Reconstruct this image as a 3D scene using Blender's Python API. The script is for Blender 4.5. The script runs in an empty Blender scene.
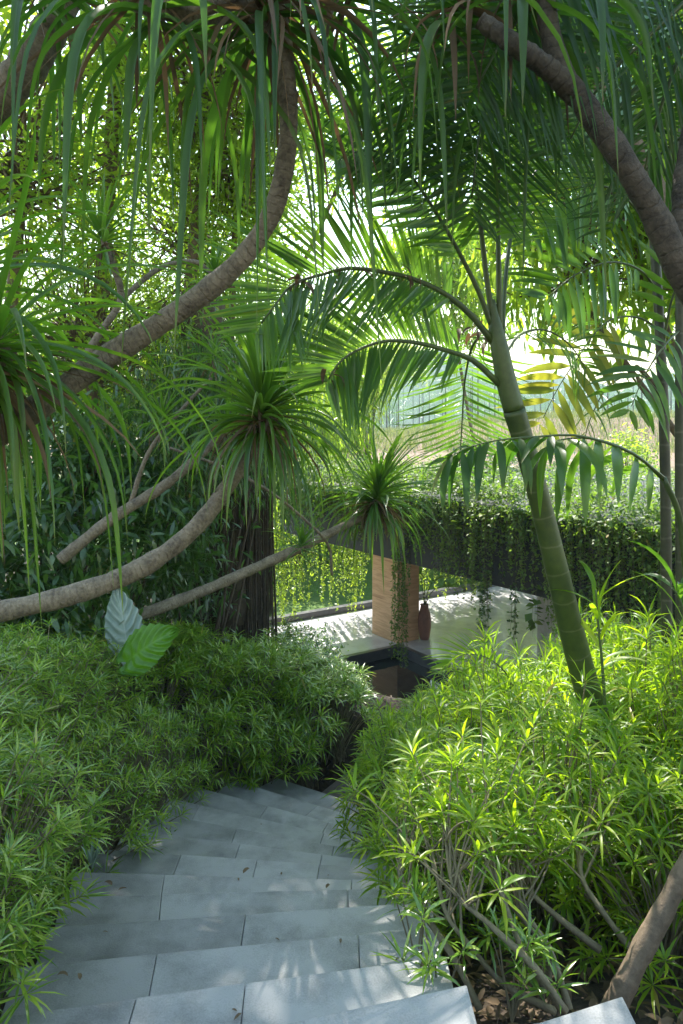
import bpy, math
import numpy as np
from mathutils import Vector

rng = np.random.default_rng(11)
R = math.radians
PI = math.pi
scene = bpy.context.scene
COL = scene.collection

# ------------------------------------------------------------------ camera model
EYE = 1.6          # eye height above the nearest full tread
F = 683.0          # focal length in photo pixels (24 mm lens)
CX, HY = 341.5, 432.0


def P(px, py, Y):
    """photo pixel at distance Y (metres ahead) -> point of the place"""
    return np.array([(px - CX) / F * Y, Y, EYE - (py - HY) / F * Y])


def PP(seq):
    return np.array([P(*a) for a in seq])


def U(a, b, n=None):
    return rng.uniform(a, b, n)


# ------------------------------------------------------------------ mesh builder
class MB:
    def __init__(s):
        s.v, s.f, s.a, s.m, s.n = [], [], [], [], 0

    def add(s, v, quads, along=None, mi=0):
        v = np.asarray(v, float).reshape(-1, 3)
        q = np.asarray(quads, int).reshape(-1, 4)
        s.v.append(v)
        s.f.append(q + s.n)
        s.m.append(np.full(len(q), mi))
        s.a.append(np.zeros(len(v)) if along is None else np.asarray(along, float))
        s.n += len(v)

    def empty(s):
        return s.n == 0

    def build(s, name, mats, parent=None, smooth=True):
        V = np.concatenate(s.v)
        Q = np.concatenate(s.f)
        A = np.concatenate(s.a)
        M = np.concatenate(s.m)
        off = np.zeros(3)
        p = parent
        while p is not None:
            off += np.array(p.location)
            p = p.parent
        V = V - off
        tri = Q[:, 3] == Q[:, 2]
        me = bpy.data.meshes.new(name)
        me.vertices.add(len(V))
        me.vertices.foreach_set("co", V.astype(np.float32).ravel())
        tot = np.where(tri, 3, 4)
        st = np.concatenate([[0], np.cumsum(tot)[:-1]])
        mask = np.ones_like(Q, bool)
        mask[tri, 3] = False
        loops = Q[mask]
        me.loops.add(len(loops))
        me.loops.foreach_set("vertex_index", loops.astype(np.int32))
        me.polygons.add(len(Q))
        me.polygons.foreach_set("loop_start", st.astype(np.int32))
        me.polygons.foreach_set("loop_total", tot.astype(np.int32))
        me.polygons.foreach_set("material_index", M.astype(np.int32))
        me.polygons.foreach_set("use_smooth", np.full(len(Q), smooth))
        at = me.attributes.new("along", 'FLOAT', 'POINT')
        at.data.foreach_set("value", A.astype(np.float32))
        me.update(calc_edges=True)
        me.validate()
        for m in (mats if isinstance(mats, (list, tuple)) else [mats]):
            me.materials.append(m)
        o = bpy.data.objects.new(name, me)
        COL.objects.link(o)
        if parent is not None:
            o.parent = parent
        return o


def tag(o, label=None, cat=None, group=None, kind=None):
    if label: o["label"] = label
    if cat: o["category"] = cat
    if group: o["group"] = group
    if kind: o["kind"] = kind
    return o


def thing(name, label, cat, loc=(0, 0, 0), group=None):
    o = bpy.data.objects.new(name, None)
    COL.objects.link(o)
    o.location = Vector([float(x) for x in loc])
    o.empty_display_size = .1
    return tag(o, label, cat, group)


def copy_tree(o, parent=None):
    c = o.copy()
    COL.objects.link(c)
    if parent is not None:
        c.parent = parent
    for ch in list(o.children):
        copy_tree(ch, c)
    return c


# ------------------------------------------------------------------ shape helpers
def catmull(pts, n, extra=None):
    pts = np.asarray(pts, float)
    k = len(pts)
    e = None if extra is None else np.asarray(extra, float)
    if k == 2:
        t = np.linspace(0, 1, n)[:, None]
        out = pts[0] * (1 - t) + pts[1] * t
        return out if e is None else (out, np.interp(t[:, 0], [0, 1], e))
    pp = np.vstack([2 * pts[0] - pts[1], pts, 2 * pts[-1] - pts[-2]])
    u = np.linspace(0, k - 1 - 1e-9, n)
    i = u.astype(int)
    t = (u - i)[:, None]
    p0, p1, p2, p3 = pp[i], pp[i + 1], pp[i + 2], pp[i + 3]
    out = .5 * (2 * p1 + (p2 - p0) * t + (2 * p0 - 5 * p1 + 4 * p2 - p3) * t ** 2 + (3 * p1 - p0 - 3 * p2 + p3) * t ** 3)
    if e is None:
        return out
    return out, np.interp(u, np.arange(k), e)


def unit(v):
    v = np.asarray(v, float)
    return v / np.maximum(np.linalg.norm(v, axis=-1, keepdims=True), 1e-9)


def frames(path):
    t = unit(np.gradient(path, axis=0))
    up = np.array([0, 0, 1.]) if abs(t[0, 2]) < .9 else np.array([0, 1., 0])
    s = unit(np.cross(t[0], up))
    S = [s]
    for i in range(1, len(path)):
        s = s - t[i] * np.dot(s, t[i])
        s = unit(s)
        S.append(s)
    S = np.array(S)
    N = np.cross(S, t)
    return t, S, N


def tube(mb, pts, rad, sides=8, n=None, wob=0., mi=0, cap=True):
    pts = np.asarray(pts, float)
    rad = np.broadcast_to(np.asarray(rad, float), (len(pts),)) if np.ndim(rad) == 0 else np.asarray(rad, float)
    if n is None:
        n = max(len(pts), 2)
    if n > len(pts):
        path, r = catmull(pts, n, rad)
    else:
        path, r = pts, rad
    if wob:
        q = np.arange(len(path))
        f0 = U(0, 6.28, 3)
        r = r * (1 + 1.6 * wob * (np.sin(q * .55 + f0[0]) + .8 * np.sin(q * 1.3 + f0[1]) + .6 * np.sin(q * .21 + f0[2])))
    t, S, N = frames(path)
    a = np.linspace(0, 2 * PI, sides, endpoint=False)
    rr = r[:, None] * (1 + (wob * rng.standard_normal((len(path), sides)) if wob else 0))
    V = path[:, None] + rr[..., None] * (S[:, None] * np.cos(a)[None, :, None] + N[:, None] * np.sin(a)[None, :, None])
    L = np.concatenate([[0], np.cumsum(np.linalg.norm(np.diff(path, axis=0), axis=1))])
    al = np.repeat(L, sides)
    i = np.arange(len(path) - 1)[:, None] * sides
    j = np.arange(sides)[None, :]
    j2 = (j + 1) % sides
    q = np.stack([i + j, i + j2, i + sides + j2, i + sides + j], -1).reshape(-1, 4)
    V = V.reshape(-1, 3)
    if cap:
        c0, c1 = len(V), len(V) + 1
        V = np.vstack([V, path[0], path[-1]])
        al = np.concatenate([al, [0, L[-1]]])
        e = (len(path) - 1) * sides
        jj = np.arange(sides)
        k = (jj + 1) % sides
        q = np.vstack([q, np.stack([k, jj, np.full(sides, c0), np.full(sides, c0)], -1),
                       np.stack([e + jj, e + k, np.full(sides, c1), np.full(sides, c1)], -1)])
    mb.add(V, q, al, mi)
    return path


def tubes_many(mb, A, B, C, r0, r1, sides=4, n=4, mi=0):
    """many thin quadratic stems A->(B)->C at once"""
    A, B, C = [np.asarray(x, float) for x in (A, B, C)]
    N = len(A)
    t = np.linspace(0, 1, n)[None, :, None]
    path = A[:, None] * (1 - t) ** 2 + 2 * B[:, None] * t * (1 - t) + C[:, None] * t ** 2
    tg = unit(np.gradient(path, axis=1))
    ref = np.array([.3, .95, .05])
    S = unit(np.cross(tg, ref))
    M = np.cross(S, tg)
    a = np.linspace(0, 2 * PI, sides, endpoint=False)
    r0 = np.broadcast_to(r0, (N,))[:, None]; r1 = np.broadcast_to(r1, (N,))[:, None]
    r = r0 * (1 - t[..., 0]) + r1 * t[..., 0]
    V = path[:, :, None] + r[:, :, None, None] * (S[:, :, None] * np.cos(a)[None, None, :, None] + M[:, :, None] * np.sin(a)[None, None, :, None])
    V = V.reshape(-1, 3)
    b = (np.arange(N) * n * sides)[:, None, None]
    i = (np.arange(n - 1) * sides)[None, :, None]
    j = np.arange(sides)[None, None, :]
    j2 = (j + 1) % sides
    q = np.stack([b + i + j, b + i + j2, b + i + sides + j2, b + i + sides + j], -1).reshape(-1, 4)
    mb.add(V, q, None, mi)


def lance(s):
    return np.maximum(np.sin(PI * np.clip(s, 0, 1) ** .75) ** .8, .03)


def broad(s):
    return np.maximum(np.sin(PI * np.clip(s, 0, 1) ** .8) ** .6, .04)


def strapp(s):
    return np.maximum(np.minimum(1, .75 + 1.2 * s) * (1 - np.clip(s, 0, 1) ** 2.6), .02)


def pinna(s):
    return np.maximum(np.minimum(1, .25 + 4 * s) * (1 - np.clip(s, 0, 1) ** 2.2), .03)


def straps(mb, base, az, el, bend, L, W, nseg=4, prof=lance, fold=.3, roll=0., power=1.3, flat=False, mi=0, sway=.25, twist=.4):
    base = np.asarray(base, float).reshape(-1, 3)
    N = len(base)
    bc = lambda x: np.broadcast_to(np.asarray(x, float), (N,))
    az, el, bend, L, W, roll = map(bc, (az, el, bend, L, W, roll))
    s = np.linspace(0, 1, nseg + 1)
    sm = (s[1:] + s[:-1]) / 2
    sw = rng.normal(0, 1, (N, 1)) * sway
    tw = rng.normal(0, 1, (N, 1)) * twist

    def theta(q):
        th = el[:, None] - bend[:, None] * q ** power
        k = np.minimum(-1.25, el[:, None])
        return np.where(th < k, k - .24 * (1 - np.exp(np.minimum(th - k, 0) / .24)), th)

    thm, thn = theta(sm), theta(s)
    azm, azn = az[:, None] + sw * sm, az[:, None] + sw * s
    d = np.stack([np.cos(thm) * np.cos(azm), np.cos(thm) * np.sin(azm), np.sin(thm)], -1) * (L / nseg)[:, None, None]
    p = np.concatenate([np.zeros((N, 1, 3)), np.cumsum(d, 1)], 1) + base[:, None]
    ca, sa = np.cos(azn), np.sin(azn)
    side = np.stack([-sa, ca, 0 * ca], -1)
    nor = np.stack([-np.sin(thn) * ca, -np.sin(thn) * sa, np.cos(thn)], -1)
    rl = roll[:, None] + tw * s
    cr, sr = np.cos(rl)[..., None], np.sin(rl)[..., None]
    S = side * cr + nor * sr
    M = nor * cr - side * sr
    w = (W / 2)[:, None] * prof(s)[None]
    w = w[..., None]
    if flat:
        V = np.stack([p - S * w, p + S * w], 2)
        c = 2
    else:
        V = np.stack([p - S * w + M * w * fold, p, p + S * w + M * w * fold], 2)
        c = 3
    al = np.broadcast_to(s[None, :, None], V.shape[:3]).ravel()
    b = (np.arange(N) * (nseg + 1) * c)[:, None, None]
    i = (np.arange(nseg) * c)[None, :, None]
    j = np.arange(c - 1)[None, None, :]
    q = np.stack([b + i + j, b + i + j + 1, b + i + j + c + 1, b + i + j + c], -1).reshape(-1, 4)
    mb.add(V.reshape(-1, 3), q, al, mi)
    return p


def azel(d):
    d = unit(d)
    return np.arctan2(d[..., 1], d[..., 0]), np.arcsin(np.clip(d[..., 2], -1, 1))


def box(mb, c, sx, sy, sz, ang=0., mi=0):
    x, y, z = sx / 2, sy / 2, sz / 2
    v = np.array([[-x, -y, -z], [x, -y, -z], [x, y, -z], [-x, y, -z], [-x, -y, z], [x, -y, z], [x, y, z], [-x, y, z]])
    ca, sa = math.cos(ang), math.sin(ang)
    v = v @ np.array([[ca, sa, 0], [-sa, ca, 0], [0, 0, 1]]) + np.asarray(c)
    q = [[0, 3, 2, 1], [4, 5, 6, 7], [0, 1, 5, 4], [1, 2, 6, 5], [2, 3, 7, 6], [3, 0, 4, 7]]
    mb.add(v, q, None, mi)


def prism(mb, poly, z0, z1, mi=0):
    """vertical prism over a convex 4-point outline"""
    poly = np.asarray(poly, float)
    if np.cross(poly[1] - poly[0], poly[2] - poly[1]) < 0:
        poly = poly[::-1]
    v = np.vstack([np.c_[poly, np.full(4, z0)], np.c_[poly, np.full(4, z1)]])
    q = [[0, 3, 2, 1], [4, 5, 6, 7], [0, 1, 5, 4], [1, 2, 6, 5], [2, 3, 7, 6], [3, 0, 4, 7]]
    mb.add(v, q, None, mi)


def lathe(mb, prof, c, sides=20):
    prof = np.asarray(prof, float)
    a = np.linspace(0, 2 * PI, sides, endpoint=False)
    V = np.stack([prof[:, 0][:, None] * np.cos(a), prof[:, 0][:, None] * np.sin(a), np.repeat(prof[:, 1][:, None], sides, 1)], -1).reshape(-1, 3) + np.asarray(c)
    i = np.arange(len(prof) - 1)[:, None] * sides
    j = np.arange(sides)[None]
    k = (j + 1) % sides
    mb.add(V, np.stack([i + j, i + k, i + sides + k, i + sides + j], -1).reshape(-1, 4))


# ------------------------------------------------------------------ materials
def new_mat(name):
    m = bpy.data.materials.new(name)
    m.use_nodes = True
    nt = m.node_tree
    nt.nodes.clear()
    out = nt.nodes.new("ShaderNodeOutputMaterial")
    return m, nt, out


def lk(nt, a, b):
    nt.links.new(a, b)


def ramp(nt, fac, stops):
    r = nt.nodes.new("ShaderNodeValToRGB")
    el = r.color_ramp.elements
    while len(el) < len(stops):
        el.new(.5)
    for e, (p, c) in zip(el, stops):
        e.position = p
        e.color = (*c, 1)
    lk(nt, fac, r.inputs[0])
    return r.outputs[0]


def noise(nt, scale, detail=4, rough=.55, coord=None, vec=None):
    n = nt.nodes.new("ShaderNodeTexNoise")
    n.inputs["Scale"].default_value = scale
    n.inputs["Detail"].default_value = detail
    n.inputs["Roughness"].default_value = rough
    if vec is None:
        g = nt.nodes.new("ShaderNodeNewGeometry")
        vec = g.outputs["Position"]
    lk(nt, vec, n.inputs["Vector"])
    return n.outputs["Fac"]


def leaf_mat(name, cols, trans, fac=.45, rough=.38, spec=.5, tipbrown=None, old=(.30, .20, .06)):
    """cols: three reflectance colours by leaf; trans: colour of light passing through"""
    m, nt, out = new_mat(name)
    g = nt.nodes.new("ShaderNodeNewGeometry")
    c = ramp(nt, g.outputs["Random Per Island"], [(0., cols[0]), (.5, cols[1]), (.93, cols[2]), (.985, cols[2]), (1., old or cols[2])])
    nz = noise(nt, 2.3, 2)
    mul = nt.nodes.new("ShaderNodeMixRGB"); mul.blend_type = 'MULTIPLY'; mul.inputs[0].default_value = .55
    lk(nt, c, mul.inputs[1])
    lk(nt, ramp(nt, nz, [(.3, (.55, .6, .6)), (.7, (1.25, 1.15, .9))]), mul.inputs[2])
    col = mul.outputs[0]
    if tipbrown is not None:
        at = nt.nodes.new("ShaderNodeAttribute"); at.attribute_name = "along"
        mx = nt.nodes.new("ShaderNodeMixRGB")
        lk(nt, ramp(nt, at.outputs["Fac"], [(.86, (0, 0, 0)), (.97, (1, 1, 1))]), mx.inputs[0])
        lk(nt, col, mx.inputs[1])
        mx.inputs[2].default_value = (*tipbrown, 1)
        col = mx.outputs[0]
    p = nt.nodes.new("ShaderNodeBsdfPrincipled")
    lk(nt, col, p.inputs["Base Color"])
    p.inputs["Roughness"].default_value = rough
    p.inputs["Specular IOR Level"].default_value = spec
    t = nt.nodes.new("ShaderNodeBsdfTranslucent")
    tm = nt.nodes.new("ShaderNodeMixRGB"); tm.blend_type = 'MULTIPLY'; tm.inputs[0].default_value = .6
    tm.inputs[1].default_value = (*trans, 1)
    lk(nt, ramp(nt, g.outputs["Random Per Island"], [(0., (.45, .65, .6)), (.6, (1, 1, 1)), (1., (1.3, 1.15, .8))]), tm.inputs[2])
    lk(nt, tm.outputs[0], t.inputs["Color"])
    mix = nt.nodes.new("ShaderNodeMixShader")
    mix.inputs[0].default_value = fac
    lk(nt, p.outputs[0], mix.inputs[1])
    lk(nt, t.outputs[0], mix.inputs[2])
    lk(nt, mix.outputs[0], out.inputs["Surface"])
    return m


def bark_mat(name, c0, c1, ringscale=0., ringcol=None, nscale=30., rough=.85, bump=.4, ringw=.12):
    m, nt, out = new_mat(name)
    n1 = noise(nt, nscale, 6, .65)
    n2 = noise(nt, nscale * .18, 3)
    add = nt.nodes.new("ShaderNodeMath"); add.operation = 'MULTIPLY_ADD'
    lk(nt, n1, add.inputs[0]); add.inputs[1].default_value = .5
    h = nt.nodes.new("ShaderNodeMath"); h.operation = 'MULTIPLY'; lk(nt, n2, h.inputs[0]); h.inputs[1].default_value = .5
    lk(nt, h.outputs[0], add.inputs[2])
    c = ramp(nt, add.outputs[0], [(.33, c0), (.66, c1)])
    hgt = n1
    if ringscale:
        at = nt.nodes.new("ShaderNodeAttribute"); at.attribute_name = "along"
        a = nt.nodes.new("ShaderNodeMath"); a.operation = 'MULTIPLY_ADD'
        lk(nt, n2, a.inputs[0]); a.inputs[1].default_value = .06
        lk(nt, at.outputs["Fac"], a.inputs[2])
        b = nt.nodes.new("ShaderNodeMath"); b.operation = 'MULTIPLY'; lk(nt, a.outputs[0], b.inputs[0]); b.inputs[1].default_value = ringscale
        fr = nt.nodes.new("ShaderNodeMath"); fr.operation = 'FRACT'; lk(nt, b.outputs[0], fr.inputs[0])
        rr = ramp(nt, fr.outputs[0], [(0., (1, 1, 1)), (ringw, (0, 0, 0)), (.95, (0, 0, 0)), (1., (1, 1, 1))])
        mx = nt.nodes.new("ShaderNodeMixRGB")
        f = nt.nodes.new("ShaderNodeMath"); f.operation = 'MULTIPLY'; lk(nt, rr, f.inputs[0]); lk(nt, n1, f.inputs[1])
        lk(nt, f.outputs[0], mx.inputs[0]); lk(nt, c, mx.inputs[1]); mx.inputs[2].default_value = (*ringcol, 1)
        c = mx.outputs[0]
        hh = nt.nodes.new("ShaderNodeMath"); hh.operation = 'MULTIPLY_ADD'; lk(nt, rr, hh.inputs[0]); hh.inputs[1].default_value = .3; lk(nt, n1, hh.inputs[2])
        hgt = hh.outputs[0]
    bp = nt.nodes.new("ShaderNodeBump"); bp.inputs["Strength"].default_value = bump; bp.inputs["Distance"].default_value = .01
    lk(nt, hgt, bp.inputs["Height"])
    p = nt.nodes.new("ShaderNodeBsdfPrincipled")
    lk(nt, c, p.inputs["Base Color"]); p.inputs["Roughness"].default_value = rough
    lk(nt, bp.outputs[0], p.inputs["Normal"])
    lk(nt, p.outputs[0], out.inputs["Surface"])
    return m


def stone_mat(name, c0, c1, rough=.5, nscale=6., island=.35, bump=.12, spec=.5, fine=180., stain=False):
    m, nt, out = new_mat(name)
    g = nt.nodes.new("ShaderNodeNewGeometry")
    n1 = noise(nt, nscale, 6, .6)
    n2 = noise(nt, fine, 3, .7)
    n3 = noise(nt, .9, 3, .6)
    ad = nt.nodes.new("ShaderNodeMath"); ad.operation = 'MULTIPLY_ADD'; lk(nt, n2, ad.inputs[0]); ad.inputs[1].default_value = .45; lk(nt, n1, ad.inputs[2])
    ad2 = nt.nodes.new("ShaderNodeMath"); ad2.operation = 'MULTIPLY_ADD'; lk(nt, n3, ad2.inputs[0]); ad2.inputs[1].default_value = .35; lk(nt, ad.outputs[0], ad2.inputs[2])
    c = ramp(nt, ad2.outputs[0], [(.62, c0), (1.12, c1)])
    mul = nt.nodes.new("ShaderNodeMixRGB"); mul.blend_type = 'MULTIPLY'; mul.inputs[0].default_value = 1
    lk(nt, c, mul.inputs[1])
    if stain:
        st = nt.nodes.new("ShaderNodeMixRGB"); st.blend_type = 'MULTIPLY'; st.inputs[0].default_value = 1
        lk(nt, ramp(nt, noise(nt, 3.1, 7, .68), [(.36, (.42, .43, .39)), (.46, (.80, .80, .78)), (.56, (1, 1, 1)), (.66, (1.22, 1.23, 1.24))]), st.inputs[1])
        lk(nt, ramp(nt, noise(nt, 70, 3, .6), [(.30, (.35, .34, .31)), (.40, (.95, .95, .95)), (.6, (1, 1, 1)), (.72, (1.2, 1.2, 1.2))]), st.inputs[2])
        st2 = nt.nodes.new("ShaderNodeMixRGB"); st2.blend_type = 'MULTIPLY'; st2.inputs[0].default_value = 1
        lk(nt, c, st2.inputs[1]); lk(nt, st.outputs[0], st2.inputs[2])
        c = st2.outputs[0]
    lo = 1 - island
    lk(nt, ramp(nt, g.outputs["Random Per Island"], [(0., (lo, lo, lo * 1.02)), (1., (1.12, 1.12, 1.12))]), mul.inputs[2])
    bp = nt.nodes.new("ShaderNodeBump"); bp.inputs["Strength"].default_value = bump; bp.inputs["Distance"].default_value = .004
    lk(nt, n2, bp.inputs["Height"])
    p = nt.nodes.new("ShaderNodeBsdfPrincipled")
    lk(nt, mul.outputs[0], p.inputs["Base Color"])
    rr = nt.nodes.new("ShaderNodeMapRange"); lk(nt, n1, rr.inputs[0]); rr.inputs[3].default_value = rough - .12; rr.inputs[4].default_value = rough + .12
    lk(nt, rr.outputs[0], p.inputs["Roughness"])
    p.inputs["Specular IOR Level"].default_value = spec
    lk(nt, bp.outputs[0], p.inputs["Normal"])
    lk(nt, p.outputs[0], out.inputs["Surface"])
    return m


def simple_mat(name, col, rough=.6, spec=.5):
    m, nt, out = new_mat(name)
    p = nt.nodes.new("ShaderNodeBsdfPrincipled")
    nz = noise(nt, 14, 4)
    lk(nt, ramp(nt, nz, [(.3, tuple(x * .7 for x in col)), (.7, tuple(x * 1.2 for x in col))]), p.inputs["Base Color"])
    p.inputs["Roughness"].default_value = rough
    p.inputs["Specular IOR Level"].default_value = spec
    lk(nt, p.outputs[0], out.inputs["Surface"])
    return m


M = {}
M['hedge'] = leaf_mat("hedge_leaf", [(.045, .115, .02), (.15, .275, .035), (.31, .40, .055)], (.36, .6, .035), .36, .26, .9)
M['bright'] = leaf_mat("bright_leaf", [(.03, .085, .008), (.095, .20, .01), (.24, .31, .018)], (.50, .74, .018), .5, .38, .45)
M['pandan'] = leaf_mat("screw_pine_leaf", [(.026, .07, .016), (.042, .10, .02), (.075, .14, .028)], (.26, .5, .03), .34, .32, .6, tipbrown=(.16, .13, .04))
M['pandan_shade'] = leaf_mat("screw_pine_leaf_painted_shade", [(.018, .05, .014), (.028, .068, .016), (.045, .09, .02)], (.14, .34, .025), .36, .42, .4, tipbrown=(.13, .11, .04))  # darker copy of the screw pine leaf; overhead shade is put into its colour
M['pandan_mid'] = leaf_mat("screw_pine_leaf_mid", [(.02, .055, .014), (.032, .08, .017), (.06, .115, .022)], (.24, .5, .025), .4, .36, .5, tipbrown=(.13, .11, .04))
M['dry'] = leaf_mat("dry_leaf", [(.07, .045, .028), (.12, .08, .045), (.2, .13, .075)], (.2, .11, .05), .25, .7)
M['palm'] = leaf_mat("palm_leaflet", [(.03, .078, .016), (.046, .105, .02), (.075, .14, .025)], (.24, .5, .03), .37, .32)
M['palm_shade'] = leaf_mat("palm_leaflet_painted_shade", [(.016, .045, .014), (.024, .06, .018), (.038, .08, .02)], (.11, .28, .025), .36, .38, .4)  # darker copy of the palm leaflet, with shade painted into the green
M['palm_yellow'] = leaf_mat("yellowing_palm_leaflet", [(.09, .15, .02), (.17, .185, .025), (.24, .2, .03)], (.46, .48, .05), .5, .4)
M['broad'] = leaf_mat("tree_leaf", [(.07, .13, .02), (.10, .18, .025), (.16, .23, .03)], (.46, .66, .05), .55, .4)
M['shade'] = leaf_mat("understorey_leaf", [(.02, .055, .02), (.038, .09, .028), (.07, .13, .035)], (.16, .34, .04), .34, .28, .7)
M['creeper'] = leaf_mat("creeper_leaf", [(.035, .075, .022), (.065, .125, .03), (.12, .17, .04)], (.28, .46, .04), .36, .5, .35)
M['runner_lit'] = leaf_mat("creeper_runner_painted_lit", [(.07, .13, .035), (.12, .19, .045), (.19, .25, .07)], (.3, .48, .05), .36, .45, .4)  # lighter copy of the creeper leaf; light on the strands is in the colour
M['weep'] = leaf_mat("weeping_leaf", [(.10, .17, .02), (.15, .23, .025), (.21, .28, .035)], (.5, .66, .05), .55, .4)
M['ear_green'] = leaf_mat("elephant_ear_green", [(.07, .19, .02)] * 3, (.24, .6, .03), .45, .3)
M['ear_grey'] = leaf_mat("elephant_ear_grey", [(.26, .34, .31)] * 3, (.12, .2, .12), .2, .45)
M['grass'] = leaf_mat("field_grass", [(.08, .11, .03), (.13, .15, .05), (.2, .19, .09)], (.26, .3, .08), .35, .7, .2)
M['bark'] = bark_mat("pandanus_bark", (.055, .042, .03), (.27, .22, .16), 36., (.13, .10, .072), 70., .85, .9, .16)
M['bark_dark'] = bark_mat("dark_bark", (.018, .015, .012), (.10, .08, .06), 24., (.03, .025, .02), 60., .85, .9, .16)
M['bark_brown'] = bark_mat("brown_stem", (.05, .034, .02), (.19, .135, .085), 0, None, 40., .8, .5)
M['palm_trunk'] = bark_mat("green_palm_trunk", (.020, .038, .008), (.058, .085, .015), 6.6, (.15, .15, .09), 24., .45, .12, .045)
M['palm_stem'] = bark_mat("palm_petiole", (.035, .055, .02), (.075, .11, .03), 0, None, 30., .45, .15)
M['cane'] = bark_mat("dark_cane", (.022, .024, .014), (.06, .062, .032), 5., (.14, .13, .1), 26., .5, .2, .06)
M['root'] = bark_mat("aerial_root", (.03, .022, .016), (.11, .08, .055), 0, None, 26., .9, .5)
M['twig'] = bark_mat("shrub_twig", (.09, .075, .045), (.23, .185, .11), 0, None, 60., .8, .4)
M['stone'] = stone_mat("grey_andesite", (.12, .121, .122), (.30, .297, .292), .52, 5., .34, .4, stain=True)
M['landing'] = stone_mat("dark_brown_tile", (.06, .045, .045), (.11, .085, .08), .45, 6., .2)
M['floor'] = stone_mat("polished_pale_floor", (.38, .37, .395), (.54, .52, .545), .14, 3., .12, .02, .8)
M['kerb'] = stone_mat("dark_kerb_stone", (.035, .036, .04), (.07, .07, .075), .35, 8., .15)
M['fascia'] = stone_mat("dark_fascia", (.012, .012, .013), (.028, .028, .028), .7, 6., .1)
M['concrete'] = stone_mat("board_marked_concrete", (.40, .36, .31), (.58, .53, .46), .8, 3., .1)
M['soffit'] = stone_mat("concrete_soffit", (.2, .19, .18), (.3, .29, .27), .8, 3., .1)
M['vase'] = stone_mat("terracotta", (.17, .075, .05), (.27, .13, .09), .6, 9., .05)


def earth_mat():
    m, nt, out = new_mat("rammed_earth")
    g = nt.nodes.new("ShaderNodeNewGeometry")
    mp = nt.nodes.new("ShaderNodeMapping"); mp.inputs["Scale"].default_value = (.5, .5, 5.5); mp.inputs["Rotation"].default_value = (.06, .1, 0)
    lk(nt, g.outputs["Position"], mp.inputs[0])
    n = noise(nt, 2.2, 5, .6, vec=mp.outputs[0])
    n2 = noise(nt, 60, 3)
    c = ramp(nt, n, [(.3, (.44, .24, .125)), (.45, (.70, .43, .25)), (.6, (.54, .31, .165)), (.75, (.76, .50, .31))])
    p = nt.nodes.new("ShaderNodeBsdfPrincipled"); lk(nt, c, p.inputs["Base Color"]); p.inputs["Roughness"].default_value = .85
    b = nt.nodes.new("ShaderNodeBump"); b.inputs["Strength"].default_value = .3; b.inputs["Distance"].default_value = .01
    lk(nt, n2, b.inputs["Height"]); lk(nt, b.outputs[0], p.inputs["Normal"])
    lk(nt, p.outputs[0], out.inputs["Surface"])
    return m


def ground_mat():
    m, nt, out = new_mat("soil_and_field")
    g = nt.nodes.new("ShaderNodeNewGeometry")
    sx = nt.nodes.new("ShaderNodeSeparateXYZ"); lk(nt, g.outputs["Position"], sx.inputs[0])
    n = noise(nt, 9, 6, .65)
    n2 = noise(nt, .35, 5, .6)
    soil = ramp(nt, n, [(.3, (.018, .013, .009)), (.55, (.045, .032, .022)), (.75, (.09, .06, .04))])
    field = ramp(nt, n2, [(.3, (.13, .08, .052)), (.5, (.19, .12, .08)), (.7, (.13, .11, .05))])
    lawn = ramp(nt, n, [(.3, (.05, .1, .015)), (.7, (.1, .17, .03))])
    def band(y0, y1):
        mr = nt.nodes.new("ShaderNodeMapRange"); lk(nt, sx.outputs["Y"], mr.inputs[0])
        mr.inputs[1].default_value = y0; mr.inputs[2].default_value = y1
        return mr.outputs[0]
    a = nt.nodes.new("ShaderNodeMixRGB"); lk(nt, band(14.5, 15.5), a.inputs[0]); lk(nt, soil, a.inputs[1]); lk(nt, lawn, a.inputs[2])
    b = nt.nodes.new("ShaderNodeMixRGB"); lk(nt, band(24.5, 28), b.inputs[0]); lk(nt, a.outputs[0], b.inputs[1]); lk(nt, field, b.inputs[2])
    c = nt.nodes.new("ShaderNodeMixRGB"); lk(nt, band(60, 80), c.inputs[0]); lk(nt, b.outputs[0], c.inputs[1]); lk(nt, lawn, c.inputs[2])
    p = nt.nodes.new("ShaderNodeBsdfPrincipled"); lk(nt, c.outputs[0], p.inputs["Base Color"]); p.inputs["Roughness"].default_value = .95
    bp = nt.nodes.new("ShaderNodeBump"); bp.inputs["Strength"].default_value = .8; bp.inputs["Distance"].default_value = .03
    lk(nt, noise(nt, 30, 6, .7), bp.inputs["Height"]); lk(nt, bp.outputs[0], p.inputs["Normal"])
    lk(nt, p.outputs[0], out.inputs["Surface"])
    return m


def water_mat():
    m, nt, out = new_mat("dark_pool_water")
    p = nt.nodes.new("ShaderNodeBsdfPrincipled")
    p.inputs["Base Color"].default_value = (.012, .018, .018, 1)
    p.inputs["Roughness"].default_value = .03
    p.inputs["IOR"].default_value = 1.33
    bp = nt.nodes.new("ShaderNodeBump"); bp.inputs["Strength"].default_value = .06; bp.inputs["Distance"].default_value = .02
    lk(nt, noise(nt, 5, 2), bp.inputs["Height"]); lk(nt, bp.outputs[0], p.inputs["Normal"])
    lk(nt, p.outputs[0], out.inputs["Surface"])
    return m


M['earth'], M['ground'], M['water'] = earth_mat(), ground_mat(), water_mat()

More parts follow.
